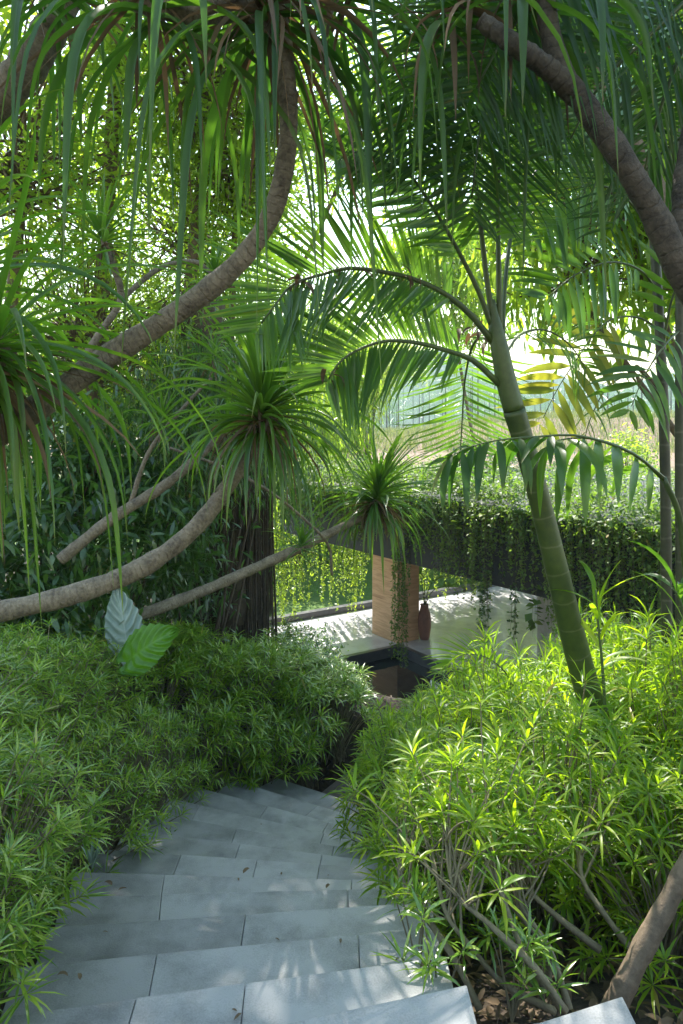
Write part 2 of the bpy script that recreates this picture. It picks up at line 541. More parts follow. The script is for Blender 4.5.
# ------------------------------------------------------------------ the stairs' plan
# front edge of each tread: (Y where X = 0, slope); the flight turns to the right as it goes down
EDGE = [(1.36, .33), (1.71, .25), (2.03, .17), (2.37, .13), (2.73, .10), (3.06, .04), (3.36, -.04), (3.70, -.11), (4.02, -.20), (4.36, -.30),
        (4.72, -.38), (5.12, -.46), (5.56, -.54), (6.05, -.60)]
XL = [-.95, -.95, -.98, -1.06, -1.12, -1.24, -1.34, -1.36, -1.36, -1.36, -1.34, -1.25, -.95, -.60]
XR = [.34, .33, .32, .34, .37, .40, .45, .5, .55, .6, .7, .85, 1.0, 1.2]
ey = lambda k, x: EDGE[k][0] + EDGE[k][1] * x
tread_z = lambda k: -.15 * (k - 2)         # tread k lies between edges k-1 and k

BOUND = np.array([[-.95, -2.0]] + [[XL[k], ey(k, XL[k])] for k in range(len(EDGE))] + [[0, 6.95], [1.6, 7.7], [4.0, 8.6]])


def bank_dist(x, y):
    """distance outside the left and far border of the steps (negative on the steps' side)"""
    p = np.stack([x, y], -1)
    best = np.full(x.shape, 1e9)
    sgn = np.ones(x.shape)
    for a, b in zip(BOUND[:-1], BOUND[1:]):
        ab = b - a
        t = np.clip(((p - a) @ ab) / (ab @ ab), 0, 1)
        q = a + t[..., None] * ab
        d = np.linalg.norm(p - q, axis=-1)
        cr = ab[0] * (p[..., 1] - a[1]) - ab[1] * (p[..., 0] - a[0])
        m = d < best
        best = np.where(m, d, best)
        sgn = np.where(m, np.sign(cr), sgn)
    return best * sgn


def sstep(a, b, x):
    t = np.clip((x - a) / (b - a), 0, 1)
    return t * t * (3 - 2 * t)


def ground_z(x, y):
    x = np.asarray(x, float); y = np.asarray(y, float)
    s = np.interp(y, [-20, 0, 1.0, 2, 6.3, 7.6, 9.2, 12, 21, 27, 40], [.9, .5, .10, -.25, -2.05, -2.2, -3.5, -3.55, -3.5, .25, .3])
    zl = np.interp(y, [-20, 0, 3, 5, 7, 9, 14, 22, 27, 40], [.9, .7, .2, -.3, -.75, -1.0, -1.0, -.8, .25, .3])
    zf = np.interp(y, [0, 5, 6, 7.5, 8.2, 9.4, 12, 21, 27, 40], [.5, -.3, -.7, -1.25, -1.6, -3.5, -3.55, -3.5, .25, .3])
    w = sstep(-2.2, -4.2, x)
    w = np.where(y < 7, sstep(-1.0, -2.2, x), w)
    zb = zf * (1 - w) + zl * w
    d = bank_dist(x, y)
    k = sstep(.02, .75, d)
    z = s * (1 - k) + zb * k
    z = z + .03 * np.sin(x * 3.1 + y * 1.7) * sstep(.1, .6, np.abs(d)) + .1 * sstep(28, 60, y) * np.sin(x * .2) * np.cos(y * .13)
    # a ridge of the field to the right
    z = z + 2.6 * sstep(44, 62, y) * sstep(-6, 22, x) * (1 - .3 * sstep(60, 90, x)) + 1.0 * sstep(40, 75, y) * sstep(10, -10, x)
    return z


def gz(x, y):
    return float(ground_z(np.array([x]), np.array([y]))[0])


def build_ground():
    xs = np.unique(np.concatenate([np.linspace(-600, -40, 15), np.linspace(-40, -6, 20), np.linspace(-6, 8, 94), np.linspace(8, 40, 20), np.linspace(40, 600, 15)]))
    ys = np.unique(np.concatenate([np.linspace(-200, -4, 10), np.linspace(-4, 12, 108), np.linspace(12, 30, 50), np.linspace(30, 100, 40), np.linspace(100, 900, 12)]))
    X, Y = np.meshgrid(xs, ys)
    Z = ground_z(X, Y)
    nx, ny = len(xs), len(ys)
    i = np.arange(ny - 1)[:, None] * nx
    j = np.arange(nx - 1)[None]
    mb = MB()
    mb.add(np.stack([X, Y, Z], -1).reshape(-1, 3), np.stack([i + j, i + j + 1, i + nx + j + 1, i + nx + j], -1).reshape(-1, 4))
    tag(mb.build("ground", M['ground']), kind="structure", label="dark garden soil running out to a bare brown field")


build_ground()


# ------------------------------------------------------------------ stone steps
def bevel(o, w=.005, seg=2):
    md = o.modifiers.new("edge_wear", 'BEVEL')
    md.width = w
    md.segments = seg
    md.limit_method = 'ANGLE'
    return o


def build_steps():
    t = thing("stone_steps", "flight of wide grey stone steps curving down to the right between the hedges", "steps", (-.3, 2, 0))
    r = np.random.default_rng(5)
    for k in range(1, len(EDGE)):
        mb = MB()
        z = tread_z(k)
        n = r.integers(2, 4) if k < 7 else r.integers(3, 5)
        cuts = np.sort(np.linspace(0, 1, n + 1)[1:-1] + r.uniform(-.14, .14, n - 1))
        u = np.concatenate([[0], cuts, [1]])
        g = .0009
        for a, b in zip(u[:-1], u[1:]):
            def pt(e, q, s):
                x = XL[e] + (XR[e] - XL[e]) * q
                return np.array([x + s * g, ey(e, x)])
            ov = .03
            p0, p1 = pt(k - 1, a, 1), pt(k - 1, b, -1)
            p2, p3 = pt(k, b, -1), pt(k, a, 1)
            p0[1] -= ov; p1[1] -= ov
            dz = r.uniform(-.0012, .0012)
            prism(mb, [p0, p1, p2, p3], z - .148, z + dz)
        o = mb.build("tread", M['stone'], t, smooth=False)
        bevel(o, .004)
    # upper landing the photographer stands on
    mb = MB()
    for a, b in ((-1.0, -.45), (-.45, .1), (.1, .65)):
        prism(mb, [[a + .002, -.6], [b - .002, -.6], [b - .002, ey(0, b) - .0], [a + .002, ey(0, a)]], .15, .30)
    bevel(mb.build("top_landing", M['stone'], t, smooth=False), .004)
    # landing at the foot
    mb = MB()
    z = tread_z(len(EDGE))
    prism(mb, [[-.5, 5.95], [1.0, 5.45], [1.2, 6.6], [.1, 6.9]], z - .2, z)
    bevel(mb.build("bottom_landing", M['landing'], t, smooth=False), .006)


build_steps()
t = thing("paving_stone", "pale flat paving stone lying in the soil under the bush beside the leaning brown trunk", "paving stone", (.56, 1.75, .02))
mb = MB()
prism(mb, [[.42, 1.60], [.66, 1.62], [.66, 1.80], [.50, 1.80]], -.06, .045)
bevel(mb.build("slab", M['stone'], t, smooth=False), .008)


# ------------------------------------------------------------------ shrubs
def whorl_leaves(mb, c, axis, nleaf, L, W, spread=(.5, 1.45), droop=(.3, .9), nseg=3, r=None, mi=0):
    """whorls of narrow leaves: centres c (N,3), axes (N,3)"""
    r = r or rng
    N = len(c)
    axis = unit(axis)
    e1 = unit(np.cross(axis, np.array([.31, .17, .93])))
    e2 = np.cross(axis, e1)
    ph = (np.arange(nleaf)[None] * 2.39996 + r.uniform(0, 6.28, (N, 1)))
    f = (np.arange(nleaf)[None] + .5) / nleaf + r.uniform(-.08, .08, (N, nleaf))
    sp = spread[0] + (spread[1] - spread[0]) * np.clip(f, 0, 1)
    d = axis[:, None] * np.cos(sp)[..., None] + (e1[:, None] * np.cos(ph)[..., None] + e2[:, None] * np.sin(ph)[..., None]) * np.sin(sp)[..., None]
    az, el = azel(d.reshape(-1, 3))
    base = (c[:, None] - axis[:, None] * (f * .035)[..., None]).reshape(-1, 3)
    n = N * nleaf
    sz = np.repeat(r.uniform(.72, 1.15, N), nleaf)
    straps(mb, base, az, el, r.uniform(*droop, n), sz * L * r.uniform(.7, 1.12, n), W * r.uniform(.8, 1.2, n), nseg, lance, .28, r.uniform(-.35, .35, n), mi=mi)


def make_shrub(name, mat, nwh, nleaf, L, W, low=.08, seed=0, rad=.42, droop=(.3, .9), spread=(.45, 1.45)):
    """unit-height shrub at the origin: stems and whorled foliage"""
    r = np.random.default_rng(seed)
    root = thing(name, "shrub", "shrub")
    # whorl positions over a rounded column, a few inside
    u = r.uniform(0, 1, nwh)
    z = low + (1 - low) * u ** .8
    a = r.uniform(0, 2 * PI, nwh)
    prof = np.sqrt(np.clip(1 - ((z - .45) / .6) ** 2, .05, 1))
    stray = r.uniform(0, 1, nwh) < .14
    z = np.where(stray, z + r.uniform(.02, .2, nwh), z)
    q = np.where(stray, 1.15, 1) * rad * prof * np.where(r.uniform(0, 1, nwh) < .75, r.uniform(.78, 1.08, nwh), r.uniform(.2, .8, nwh))
    c = np.stack([q * np.cos(a), q * np.sin(a), z], -1)
    axis = np.stack([np.cos(a) * .75, np.sin(a) * .75, .35 + 1.0 * z], -1) + r.normal(0, .22, (nwh, 3))
    mb = MB()
    whorl_leaves(mb, c, axis, nleaf, L, W, spread, droop, 3, r)
    mb.build("foliage", mat, root)
    mb = MB()
    b = np.stack([r.normal(0, .06, nwh), r.normal(0, .06, nwh), np.full(nwh, -.12)], -1)
    m = np.stack([c[:, 0] * .35, c[:, 1] * .35, z * .55], -1) + r.normal(0, .04, (nwh, 3))
    tubes_many(mb, b, m, c, .008, .0025, 4, 5)
    mb.build("stem", M['twig'], root)
    return root


def place(proto, first, x, y, z, h, w, rz, label, group):
    o = proto if first else copy_tree(proto)
    o.location = (x, y, z)
    o.rotation_euler = (U(-.08, .08), U(-.08, .08), rz)
    o.scale = (w, w, h)
    tag(o, label, None, group)
    return o


def hedge_left():
    protos = [make_shrub("hedge_shrub", M['hedge'], 135, 15, .118, .0098, .04, 30 + i) for i in range(4)]
    protos += [make_shrub("hedge_shrub", M['hedge'], 56, 17, .19, .0155, .38, 40 + i, .46, (.4, 1.1)) for i in range(3)]
    used = [False] * 7
    pts = []
    y = .75
    while y < 10.0:
        row = 0
        for d in np.arange(.20, 3.2, .36):
            pts.append((y + U(-.1, .1), d + U(-.07, .07)))
        y += .37
    n = 0
    # walk along the border and step outwards
    B = catmull(BOUND, 400)
    seglen = np.concatenate([[0], np.cumsum(np.linalg.norm(np.diff(B, axis=0), axis=1))])
    tan = unit(np.gradient(B, axis=0))
    s = 0.
    kept = []
    while s < seglen[-1]:
        i = np.searchsorted(seglen, s)
        i = min(i, 399)
        nrm = np.array([-tan[i, 1], tan[i, 0]])
        d0 = np.interp(B[i][1], [2.0, 3.0, 4.2], [.32, .27, .17])
        for d in np.arange(d0, 2.6, .36):
            p = B[i] + nrm * (d + U(-.07, .07)) + tan[i] * U(-.1, .1)
            dd = float(bank_dist(p[:1], p[1:])[0])
            if dd < d0 - .1 or p[1] < 1.15 or p[1] > 9.2 or p[0] < -3.1 or p[0] > .02 * (p[1] - 6.2):
                continue
            if p[1] > 6.8 and dd > 1.5: continue
            if any((p[0] - q[0]) ** 2 + (p[1] - q[1]) ** 2 < .29 ** 2 for q in kept):
                continue
            # not in view and not near the view: skip
            if (p[0]) / max(p[1], .1) < -.8 and p[1] > 1.6: continue
            kept.append(p)
        s += .33
    for p in kept:
        x, y = p
        d = float(bank_dist(np.array([x]), np.array([y]))[0])
        zg = gz(x, y)
        top = np.interp(y, [1, 2, 3, 4, 5.3, 6.3, 7.5, 9], [.82, .80, .64, .38, -.06, -.42, -.75, -1.0])
        top -= .40 * max(0, .55 - d) / .35 * (1 if y < 6.6 else .4)
        if y > 6.4:
            top += .08 * math.sin(x * 5) - .28 * float(sstep(-1.0, .1, x))
        base = zg
        if d < .5 and y > 5.9:
            base = zg + .18     # foliage held off the bare bank
        h = max(.45, top - base) * U(.9, 1.12)
        far = y > 6.0 and x > -1.9
        k = 4 + int(rng.integers(0, 3)) if far else int(rng.integers(0, 4))
        place(protos[k], not used[k], x, y, base - .02, h, U(.82, 1.05), U(0, 6.28),
              "dark green narrow-leaved shrub of the hedge on the bank beyond the foot of the steps" if far else "green narrow-leaved shrub of the shaded hedge lining the steps opposite the sunlit bushes",
              "shrubs of the hedge beyond the foot of the steps" if far else "shrubs of the shaded hedge along the steps")
        used[k] = True
        n += 1
    print("left shrubs", n)


hedge_left()


def hedge_right():
    protos = [make_shrub("sunlit_shrub", M['bright'], 120, 14, .135, .0122, .16, 60 + i, .44, (.35, 1.1), (.5, 1.5)) for i in range(4)]
    used = [False] * 4
    kept = []
    for _ in range(5000):
        y = U(2.2, 7.0)
        x = U(.2, 3.6)
        lo = np.interp(y, [2.0, 2.4, 2.6, 2.9, 3.3, 4, 5, 6, 7], [1.9, 1.6, 1.2, .72, .52, .45, .5, .58, .7])
        if x < lo or x / y > .62: continue
        if any((x - q[0]) ** 2 + (y - q[1]) ** 2 < .33 ** 2 for q in kept): continue
        kept.append((x, y))
    for x, y in kept:
        zg = gz(x, y)
        top = np.interp(y, [2, 3, 4, 5, 6, 7], [.42, .32, .02, -.25, -.7, -1.15])
        top += .20 * sstep(1.1, 2.2, x) + U(-.14, .16)
        lo = np.interp(y, [2.0, 2.4, 2.6, 2.9, 3.3, 4, 5, 6, 7], [1.9, 1.6, 1.2, .72, .52, .45, .5, .58, .7])
        if x < lo + .3: top -= .22
        k = int(rng.integers(0, 4))
        h = max(.55, top - zg)
        place(protos[k], not used[k], x, y, zg, h, U(.9, 1.15), U(0, 6.28),
              "sunlit yellow-green narrow-leaved shrub in the bright bank of bushes around the green palm trunk", "sunlit shrubs around the green palm trunk")
        used[k] = True
    print("right shrubs", len(kept))


hedge_right()


def leaning_shrub(name, label, stems, nwh, seed, L=.15, W=.015, rr=.011, mat='bright'):
    """stems: list of pixel paths; whorls crowd each stem's upper part"""
    r = np.random.default_rng(seed)
    base = PP(stems[0])[0]
    root = thing(name, label, "shrub", base, None)
    cs, ax = [], []
    for st in stems:
        pts = PP(st)
        mb = MB()
        path = tube(mb, pts, np.linspace(rr, rr * .5, len(pts)), 7, 18, .06)
        o = mb.build("stem", M['twig'], root)
        tip = path[-1]
        k = nwh
        c = tip + r.normal(0, 1, (k, 3)) * np.array([.11, .13, .10]) + np.array([.03, .05, .08])
        cs.append(c)
        ax.append(unit(c - path[-6]) + np.array([0, 0, .7]))
        tw = MB()
        oi = path[r.integers(len(path) - 9, len(path), k)]
        tubes_many(tw, oi, oi * .45 + c * .55 + r.normal(0, .025, (k, 3)), c, .0045, .0018, 4, 6)
        tw.build("twig", M['twig'], o)
    mb = MB()
    whorl_leaves(mb, np.concatenate(cs), np.concatenate(ax), 13, L, W, (.5, 1.5), (.35, 1.1), 3, r)
    mb.build("foliage", M[mat], root)
    return root


leaning_shrub("leaning_shrub", "sprawling shrub with long bare brown stems arching from the pale paving stone towards the steps", [
    [(566, 1012, 1.98), (535, 968, 2.02), (490, 925, 2.1), (455, 892, 2.2), (446, 842, 2.3)],
    [(562, 1012, 2.02), (525, 955, 2.08), (505, 905, 2.2), (490, 860, 2.3), (470, 810, 2.4)],
    [(556, 1012, 2.06), (505, 985, 2.1), (465, 940, 2.15), (445, 910, 2.2), (432, 850, 2.35)],
    [(570, 1010, 2.05), (550, 950, 2.15), (520, 900, 2.3), (525, 850, 2.4)],
], 17, 90, L=.12, W=.012)
leaning_shrub("leaning_shrub", "shrub of crooked brown stems rooted in dark soil beside the sun-dappled tread", [
    [(548, 985, 2.35), (547, 950, 2.3), (528, 925, 2.3), (500, 890, 2.35), (480, 850, 2.4)],
    [(480, 1010, 2.1), (455, 960, 2.2), (425, 915, 2.35), (400, 875, 2.5), (405, 835, 2.7)],
    [(600, 950, 2.4), (555, 915, 2.45), (520, 880, 2.5), (505, 840, 2.55)],
    [(640, 960, 2.35), (605, 915, 2.4), (580, 870, 2.5), (590, 820, 2.6)],
], 18, 91, rr=.013, L=.12, W=.012)
for px, py, Y, hh in ((437, 1018, 2.06, .24), (512, 1012, 2.06, .20), (418, 968, 2.3, .25), (545, 1000, 2.1, .16)):
    lab = {437: "small seedling with one feathery tuft standing at the edge of the sun-dappled tread",
           512: "short seedling with a star of thin leaves on bare soil between the stems",
           418: "leafy seedling hugging the corner of the sun-dappled tread",
           545: "tiny leafy seedling beside the pale paving stone"}[px]
    b = P(px, py, Y); b[2] = max(b[2], -.25)
    root = thing("seedling", lab, "seedling", b)
    mb = MB()
    tips = b + np.c_[rng.normal(0, .05, 5), rng.normal(0, .05, 5), np.full(5, hh) * U(.6, 1.1, 5)]
    tubes_many(mb, np.repeat(b[None], 5, 0) - [0, 0, .03], (b + tips) / 2 + rng.normal(0, .01, (5, 3)), tips, .004, .002, 4, 5)
    mb.build("stem", M['twig'], root)
    mb = MB()
    whorl_leaves(mb, tips, np.tile([0, 0, 1.], (5, 1)) + rng.normal(0, .2, (5, 3)), 13, .10, .011, (.6, 1.5), (.2, .8))
    mb.build("foliage", M['hedge'], root)

# ------------------------------------------------------------------ pandanus (screw pines)
def head(mb, c, axis, n, L, W, spread=(.1, 2.0), bend=(.5, 1.7), nseg=9, prof=strapp, az_bias=None, jit=.15):
    axis = unit(np.asarray(axis, float))
    e1 = unit(np.cross(axis, [.31, .93, .17]))
    e2 = np.cross(axis, e1)
    i = np.arange(n)
    ph = i * 2.39996 * .98 + U(-.2, .2, n)
    f = (i + .5) / n
    sp = spread[0] + (spread[1] - spread[0]) * f + U(-jit, jit, n)
    d = axis * np.cos(sp)[:, None] + (e1 * np.cos(ph)[:, None] + e2 * np.sin(ph)[:, None]) * np.sin(sp)[:, None]
    az, el = azel(d)
    base = np.asarray(c) + d * .02 - axis * (f * .22 * min(1, L))[:, None]
    straps(mb, base, az, el, bend[0] + (bend[1] - bend[0]) * np.clip(f + U(-.2, .2, n), 0, 1), L * U(.5, 1.12, n), W * U(.6, 1.25, n), nseg + 3, prof, .75, U(-.35, .35, n), 1.4, sway=.35, twist=.6)


def skirt(mb, c, n, L, W):
    az = U(0, 2 * PI, n)
    straps(mb, np.asarray(c) + rng.normal(0, .03, (n, 3)), az, U(-1.0, .2, n), U(.6, 1.6, n), L * U(.4, 1., n), W * U(.5, 1, n), 6, strapp, .5, U(-.8, .8, n))


def pandanus(label, limbs, heads, mat='pandan', bark='bark', twigs=()):
    b = limbs[0][0][0]
    root = thing("screw_pine", label, "screw pine", P(*b))
    for k, (path, rad) in enumerate(limbs):
        mb = MB()
        tube(mb, PP(path), rad, 14, 60, .025)
        mb.build("trunk" if k == 0 else "limb", M[bark], root)
    for (px, py, Y, axis, n, L, W, spread, bend, sk) in heads:
        c = P(px, py, Y)
        mb = MB()
        head(mb, c, axis, n, L, W, spread, bend)
        o = mb.build("leaf_rosette", M[mat], root)
        if sk:
            mb = MB()
            skirt(mb, c - unit(np.array(axis, float)) * .12, sk, L * .7, W * .8)
            mb.build("dry_leaves", M['dry'], o)
    return root


DN = (.1, .5, 2.4)
pandanus("screw pine whose thick ringed limb sweeps up to long dark leaves hanging overhead", [
    ([(-60, 470, 2.6), (0, 432, 2.55), (50, 398, 2.5), (100, 362, 2.5), (150, 330, 2.45), (200, 296, 2.4), (245, 255, 2.35), (275, 205, 2.3), (288, 140, 2.25), (286, 70, 2.2), (275, -10, 2.2)],
     [.054, .051, .048, .044, .041, .039, .036, .033, .031, .029, .027]),
    ([(282, 30, 2.2), (245, 8, 2.15), (200, 10, 2.1), (150, 4, 2.1), (90, -30, 2.1)], [.04, .043, .04, .036, .03]),
], [
    (268, -42, 2.12, (.05, -.25, 1), 70, 1.18, .031, (.3, 2.1), (1.3, 2.8), 40),
    (140, -50, 2.05, (-.2, -.25, 1), 48, 1.0, .03, (.3, 2.1), (1.3, 2.8), 14),
    (355, -55, 2.35, (.3, -.2, 1), 36, 1.0, .028, (.3, 2.1), (1.3, 2.8), 14),
], 'pandan_shade')
pandanus("screw pine at the picture's top corner with a pale limb above long hanging strap leaves", [
    ([(-80, 180, 2.6), (-20, 118, 2.55), (20, 75, 2.5), (50, 30, 2.5), (85, -40, 2.5)], [.08, .072, .066, .06, .05]),
], [
    (30, -60, 2.3, (0, -.3, 1), 40, .9, .03, (.3, 2.1), (1.0, 2.5), 8),
], 'pandan_shade', 'bark')
pandanus("screw pine with a big drooping leaf crown and dead brown leaves at the picture's edge", [
    ([(-90, 420, 2.3), (-60, 395, 2.3), (-20, 365, 2.3), (8, 345, 2.3)], [.06, .056, .05, .045]),
], [
    (-4, 345, 2.25, (.7, -.3, .5), 74, .95, .03, (.55, 1.9), (1.3, 2.9), 90),
    (-50, 280, 2.3, (.5, -.1, 1), 40, .9, .03, (.15, 1.9), (1.2, 2.7), 16),
], 'pandan_mid')
pandanus("screw pine with a pale bowed trunk rising to one dense rosette in the middle", [
    ([(-60, 628, 3.4), (0, 612, 3.45), (60, 598, 3.5), (110, 582, 3.6), (155, 560, 3.7), (195, 528, 3.8), (225, 490, 3.9), (245, 455, 4.0), (256, 425, 4.0)],
     [.058, .056, .053, .051, .05, .048, .047, .044, .04]),
], [
    (264, 400, 4.0, (.15, -.1, 1), 150, .86, .034, (.05, 2.1), (.35, 2.0), 50),
], 'pandan')
pandanus("screw pine with a thin creeping limb reaching a bushy rosette over the roof edge", [
    ([(110, 625, 5.8), (160, 608, 6.0), (210, 588, 6.2), (255, 568, 6.4), (300, 548, 6.7), (330, 533, 6.9), (360, 518, 7.1)], [.052, .052, .05, .048, .048, .044, .04]),
    ([(332, 575, 6.6), (328, 545, 6.4), (305, 520, 6.0), (270, 492, 5.6), (225, 468, 5.2), (170, 448, 4.9)], [.014, .013, .012, .012, .012, .01]),
], [
    (378, 492, 7.2, (.2, -.1, 1), 170, .86, .036, (.05, 2.1), (.3, 2.0), 90),
    (302, 543, 6.6, (.25, -.4, 1), 26, .42, .024, (.2, 1.5), (.2, 1.1), 8),
], 'pandan')
pandanus("slender screw pine with a small starry rosette among the sunny leaves", [
    ([(60, 400, 5.2), (95, 340, 5.3), (120, 300, 5.3), (112, 262, 5.2), (103, 240, 5.2)], [.03, .028, .026, .024, .022]),
    ([(120, 300, 5.3), (160, 268, 5.5), (195, 262, 5.6), (214, 278, 5.6)], [.022, .02, .02, .02]),
], [
    (102, 232, 5.2, (.1, -.3, 1), 40, .66, .034, (.2, 1.9), (.2, 1.1), 12),
    (216, 272, 5.6, (.2, -.2, 1), 36, .55, .028, (.2, 1.8), (.2, 1.0), 8),
], 'pandan')
pandanus("small screw pine on a bent twig in the dim undergrowth", [
    ([(60, 560, 5.0), (110, 520, 5.1), (165, 485, 5.3), (200, 455, 5.4), (225, 430, 5.5)], [.045, .042, .04, .036, .03]),
    ([(130, 505, 5.2), (150, 450, 5.2), (190, 400, 5.3), (212, 378, 5.3)], [.02, .016, .014, .012]),
], [
    (228, 424, 5.5, (.3, -.2, 1), 34, .5, .026, (.2, 1.8), (.2, 1.3), 8),
    (214, 350, 5.3, (0, -.2, 1), 22, .42, .024, (.3, 2.2), (.6, 1.8), 10),
    (163, 416, 5.1, (.2, -.3, .6), 26, .42, .022, (.3, 2.0), (.4, 1.4), 8),
], 'pandan')
# the screw pine over the picture's upper right
pandanus("dark thick screw pine limb forking under shadowed leaves at the upper edge", [
    ([(800, 560, 2.5), (760, 400, 2.4), (690, 285, 2.3), (655, 215, 2.25), (620, 155, 2.2), (585, 105, 2.2), (560, 70, 2.2), (545, 0, 2.2), (540, -60, 2.2)],
     [.066, .06, .052, .043, .04, .038, .037, .032, .028]),
    ([(575, 92, 2.2), (545, 66, 2.15), (515, 45, 2.1), (480, 20, 2.1)], [.036, .033, .03, .026]),
    ([(690, 285, 2.3), (685, 200, 2.35), (695, 120, 2.4), (720, 0, 2.4)], [.05, .042, .036, .03]),
], [
    (530, -45, 2.25, (.1, .2, 1), 40, .9, .03, (.3, 2.1), (1.0, 2.5), 10),
    (455, -10, 2.35, (-.2, .1, 1), 26, .8, .034, (.3, 2.1), (.8, 2.3), 16),
    (600, -20, 3.0, (0, .2, 1), 26, 1.05, .036, (.3, 2.1), (1.0, 2.6), 0),
], 'pandan_shade', 'bark_dark')


# ------------------------------------------------------------------ palms
def frond(root, rach, L, W, n, mat, start=.18, lift=.25, fwd=.7, droop=(.25, .8), r0=.013, flat_side=None, jit=.05, name="frond", nseg=5, prof=pinna, stem='palm_stem', label=None, ends=(.45, .35), face=None):
    """pinnate leaf along a rachis; leaflets are a sub-part"""
    rach = np.asarray(rach, float)
    path = catmull(rach, 60)
    mb = MB()
    tube(mb, path[::3], np.linspace(r0, r0 * .25, 20), 6, None)
    o = mb.build(name, M[stem], root)
    if label: o["label"] = label
    t, S, N = frames(path)
    up = np.array([0, 0, 1.])
    S = unit(np.cross(t, up if face is None else np.asarray(face, float)) + 1e-6)
    N = np.cross(S, t)
    q = np.linspace(start, .995, n)
    mb = MB()
    for sg in (-1, 1):
        u = np.clip(q + U(-.25, .25, n) / n, 0, .999) * 59
        i = u.astype(int)
        p = path[i] + (path[np.minimum(i + 1, 59)] - path[i]) * (u - i)[:, None]
        k = (q - start) / (1 - start)
        d = sg * S[i] * np.cos(fwd) + t[i] * (np.sin(fwd) * (.7 + .7 * k))[:, None] + N[i] * (lift + U(-jit, jit, n))[:, None]
        d = unit(d + rng.normal(0, jit, (n, 3)))
        az, el = azel(d)
        ln = L * np.minimum(1, ends[0] + 2.2 * k) * np.minimum(1, ends[1] + 2.2 * (1 - k)) * U(.9, 1.06, n)
        tt = t[i]
        s0 = np.stack([-np.sin(az), np.cos(az), 0 * az], -1)
        n0 = np.stack([-np.sin(el) * np.cos(az), -np.sin(el) * np.sin(az), np.cos(el)], -1)
        rl = np.arctan2((tt * n0).sum(-1), (tt * s0).sum(-1))
        rl = np.where(np.cos(rl) < 0, rl + PI, rl)
        straps(mb, p, az, el, U(*droop, n), ln, W * U(.85, 1.1, n), nseg, prof, .3, rl + U(-.3, .3, n), 1.5, sway=.08, twist=.15)
    mb.build("leaflets", M[mat], o)
    return o


def px_frond(root, pix, *a, **k):
    return frond(root, PP(pix), *a, **k)


palm = thing("areca_palm", "leaning green ringed palm trunk among the sunlit bushes with arching feather fronds", "palm", P(608, 775, 3.6))
mb = MB()
tube(mb, PP([(622, 840, 3.6), (606, 765, 3.6), (590, 700, 3.58), (574, 640, 3.55), (557, 570, 3.5), (541, 505, 3.48), (526, 450, 3.45), (514, 410, 3.42)]),
     [.08, .075, .069, .064, .058, .054, .053, .055], 20, 60, .004)
mb.build("trunk", M['palm_trunk'], palm)
mb = MB()
tube(mb, PP([(514, 410, 3.42), (506, 380, 3.41), (500, 350, 3.4), (495, 325, 3.4), (491, 300, 3.4)]), [.053, .051, .045, .034, .02], 16, 24, .004)
mb.build("crownshaft", M['palm_stem'], palm)
D = 3.4
FC = (.1, -1, .35)
px_frond(palm, [(495, 345, D), (471, 315, 3.35), (445, 294, 3.3), (416, 280, 3.25), (389, 273, 3.2), (350, 268, 3.15), (320, 275, 3.1), (293, 284, 3.05), (275, 305, 3.0), (255, 332, 3.0)], .52, .021, 62, 'palm', .2, .2, .62, (-.1, .25), .017, face=FC, stem='palm_stem')
px_frond(palm, [(500, 385, D), (474, 361, 3.35), (448, 351, 3.3), (418, 343, 3.25), (385, 341, 3.2), (356, 351, 3.15), (338, 364, 3.1), (326, 384, 3.1)], .48, .021, 54, 'palm', .22, .2, .6, (-.05, .35), .016, face=FC)
px_frond(palm, [(493, 330, D), (478, 290, 3.35), (455, 245, 3.3), (430, 203, 3.2), (405, 170, 3.1), (370, 150, 3.0), (335, 160, 2.9)], .5, .024, 54, 'palm', .3, .2, .62, (-.1, .3), .014, face=FC)
px_frond(palm, [(495, 335, D), (487, 280, 3.38), (480, 220, 3.35), (472, 150, 3.25), (462, 90, 3.1), (440, 40, 2.9), (400, 20, 2.7)], .56, .017, 66, 'palm', .28, .1, .3, (.3, 1.0), .016, face=(-.5, -1, 0))
px_frond(palm, [(500, 345, D), (499, 280, 3.4), (498, 220, 3.4), (500, 150, 3.3), (508, 90, 3.15), (530, 40, 2.95), (575, 20, 2.8)], .56, .017, 66, 'palm', .28, .1, .3, (.3, 1.0), .016, face=(.4, -1, 0))
px_frond(palm, [(503, 360, D), (504, 300, 3.5), (512, 230, 3.65), (530, 180, 3.8), (560, 150, 4.0), (600, 150, 4.2)], .5, .017, 48, 'palm', .35, .2, .7, (.2, .8), .014, face=FC)
px_frond(palm, [(498, 352, 3.45), (485, 338, 3.7), (473, 345, 3.9), (465, 380, 4.05), (462, 425, 4.1), (459, 475, 4.1)], .46, .017, 44, 'palm', .12, .1, .35, (-.5, .1), .012, face=FC)
px_frond(palm, [(503, 358, 3.45), (520, 335, 3.7), (545, 330, 3.9), (570, 345, 4.0), (590, 375, 4.1)], .36, .014, 26, 'palm', .3, .2, .6, (.3, 1.0), .01, face=FC)
for px_, py_, Y_, n_ in ((475, 332, 3.5, 12), (297, 282, 3.05, 8), (332, 372, 3.1, 8), (404, 277, 3.2, 9), (345, 269, 3.15, 6)):
    mb = MB()
    skirt(mb, P(px_, py_, Y_), n_, .11, .03)
    mb.build("dry_sheath", M['dry'], palm)

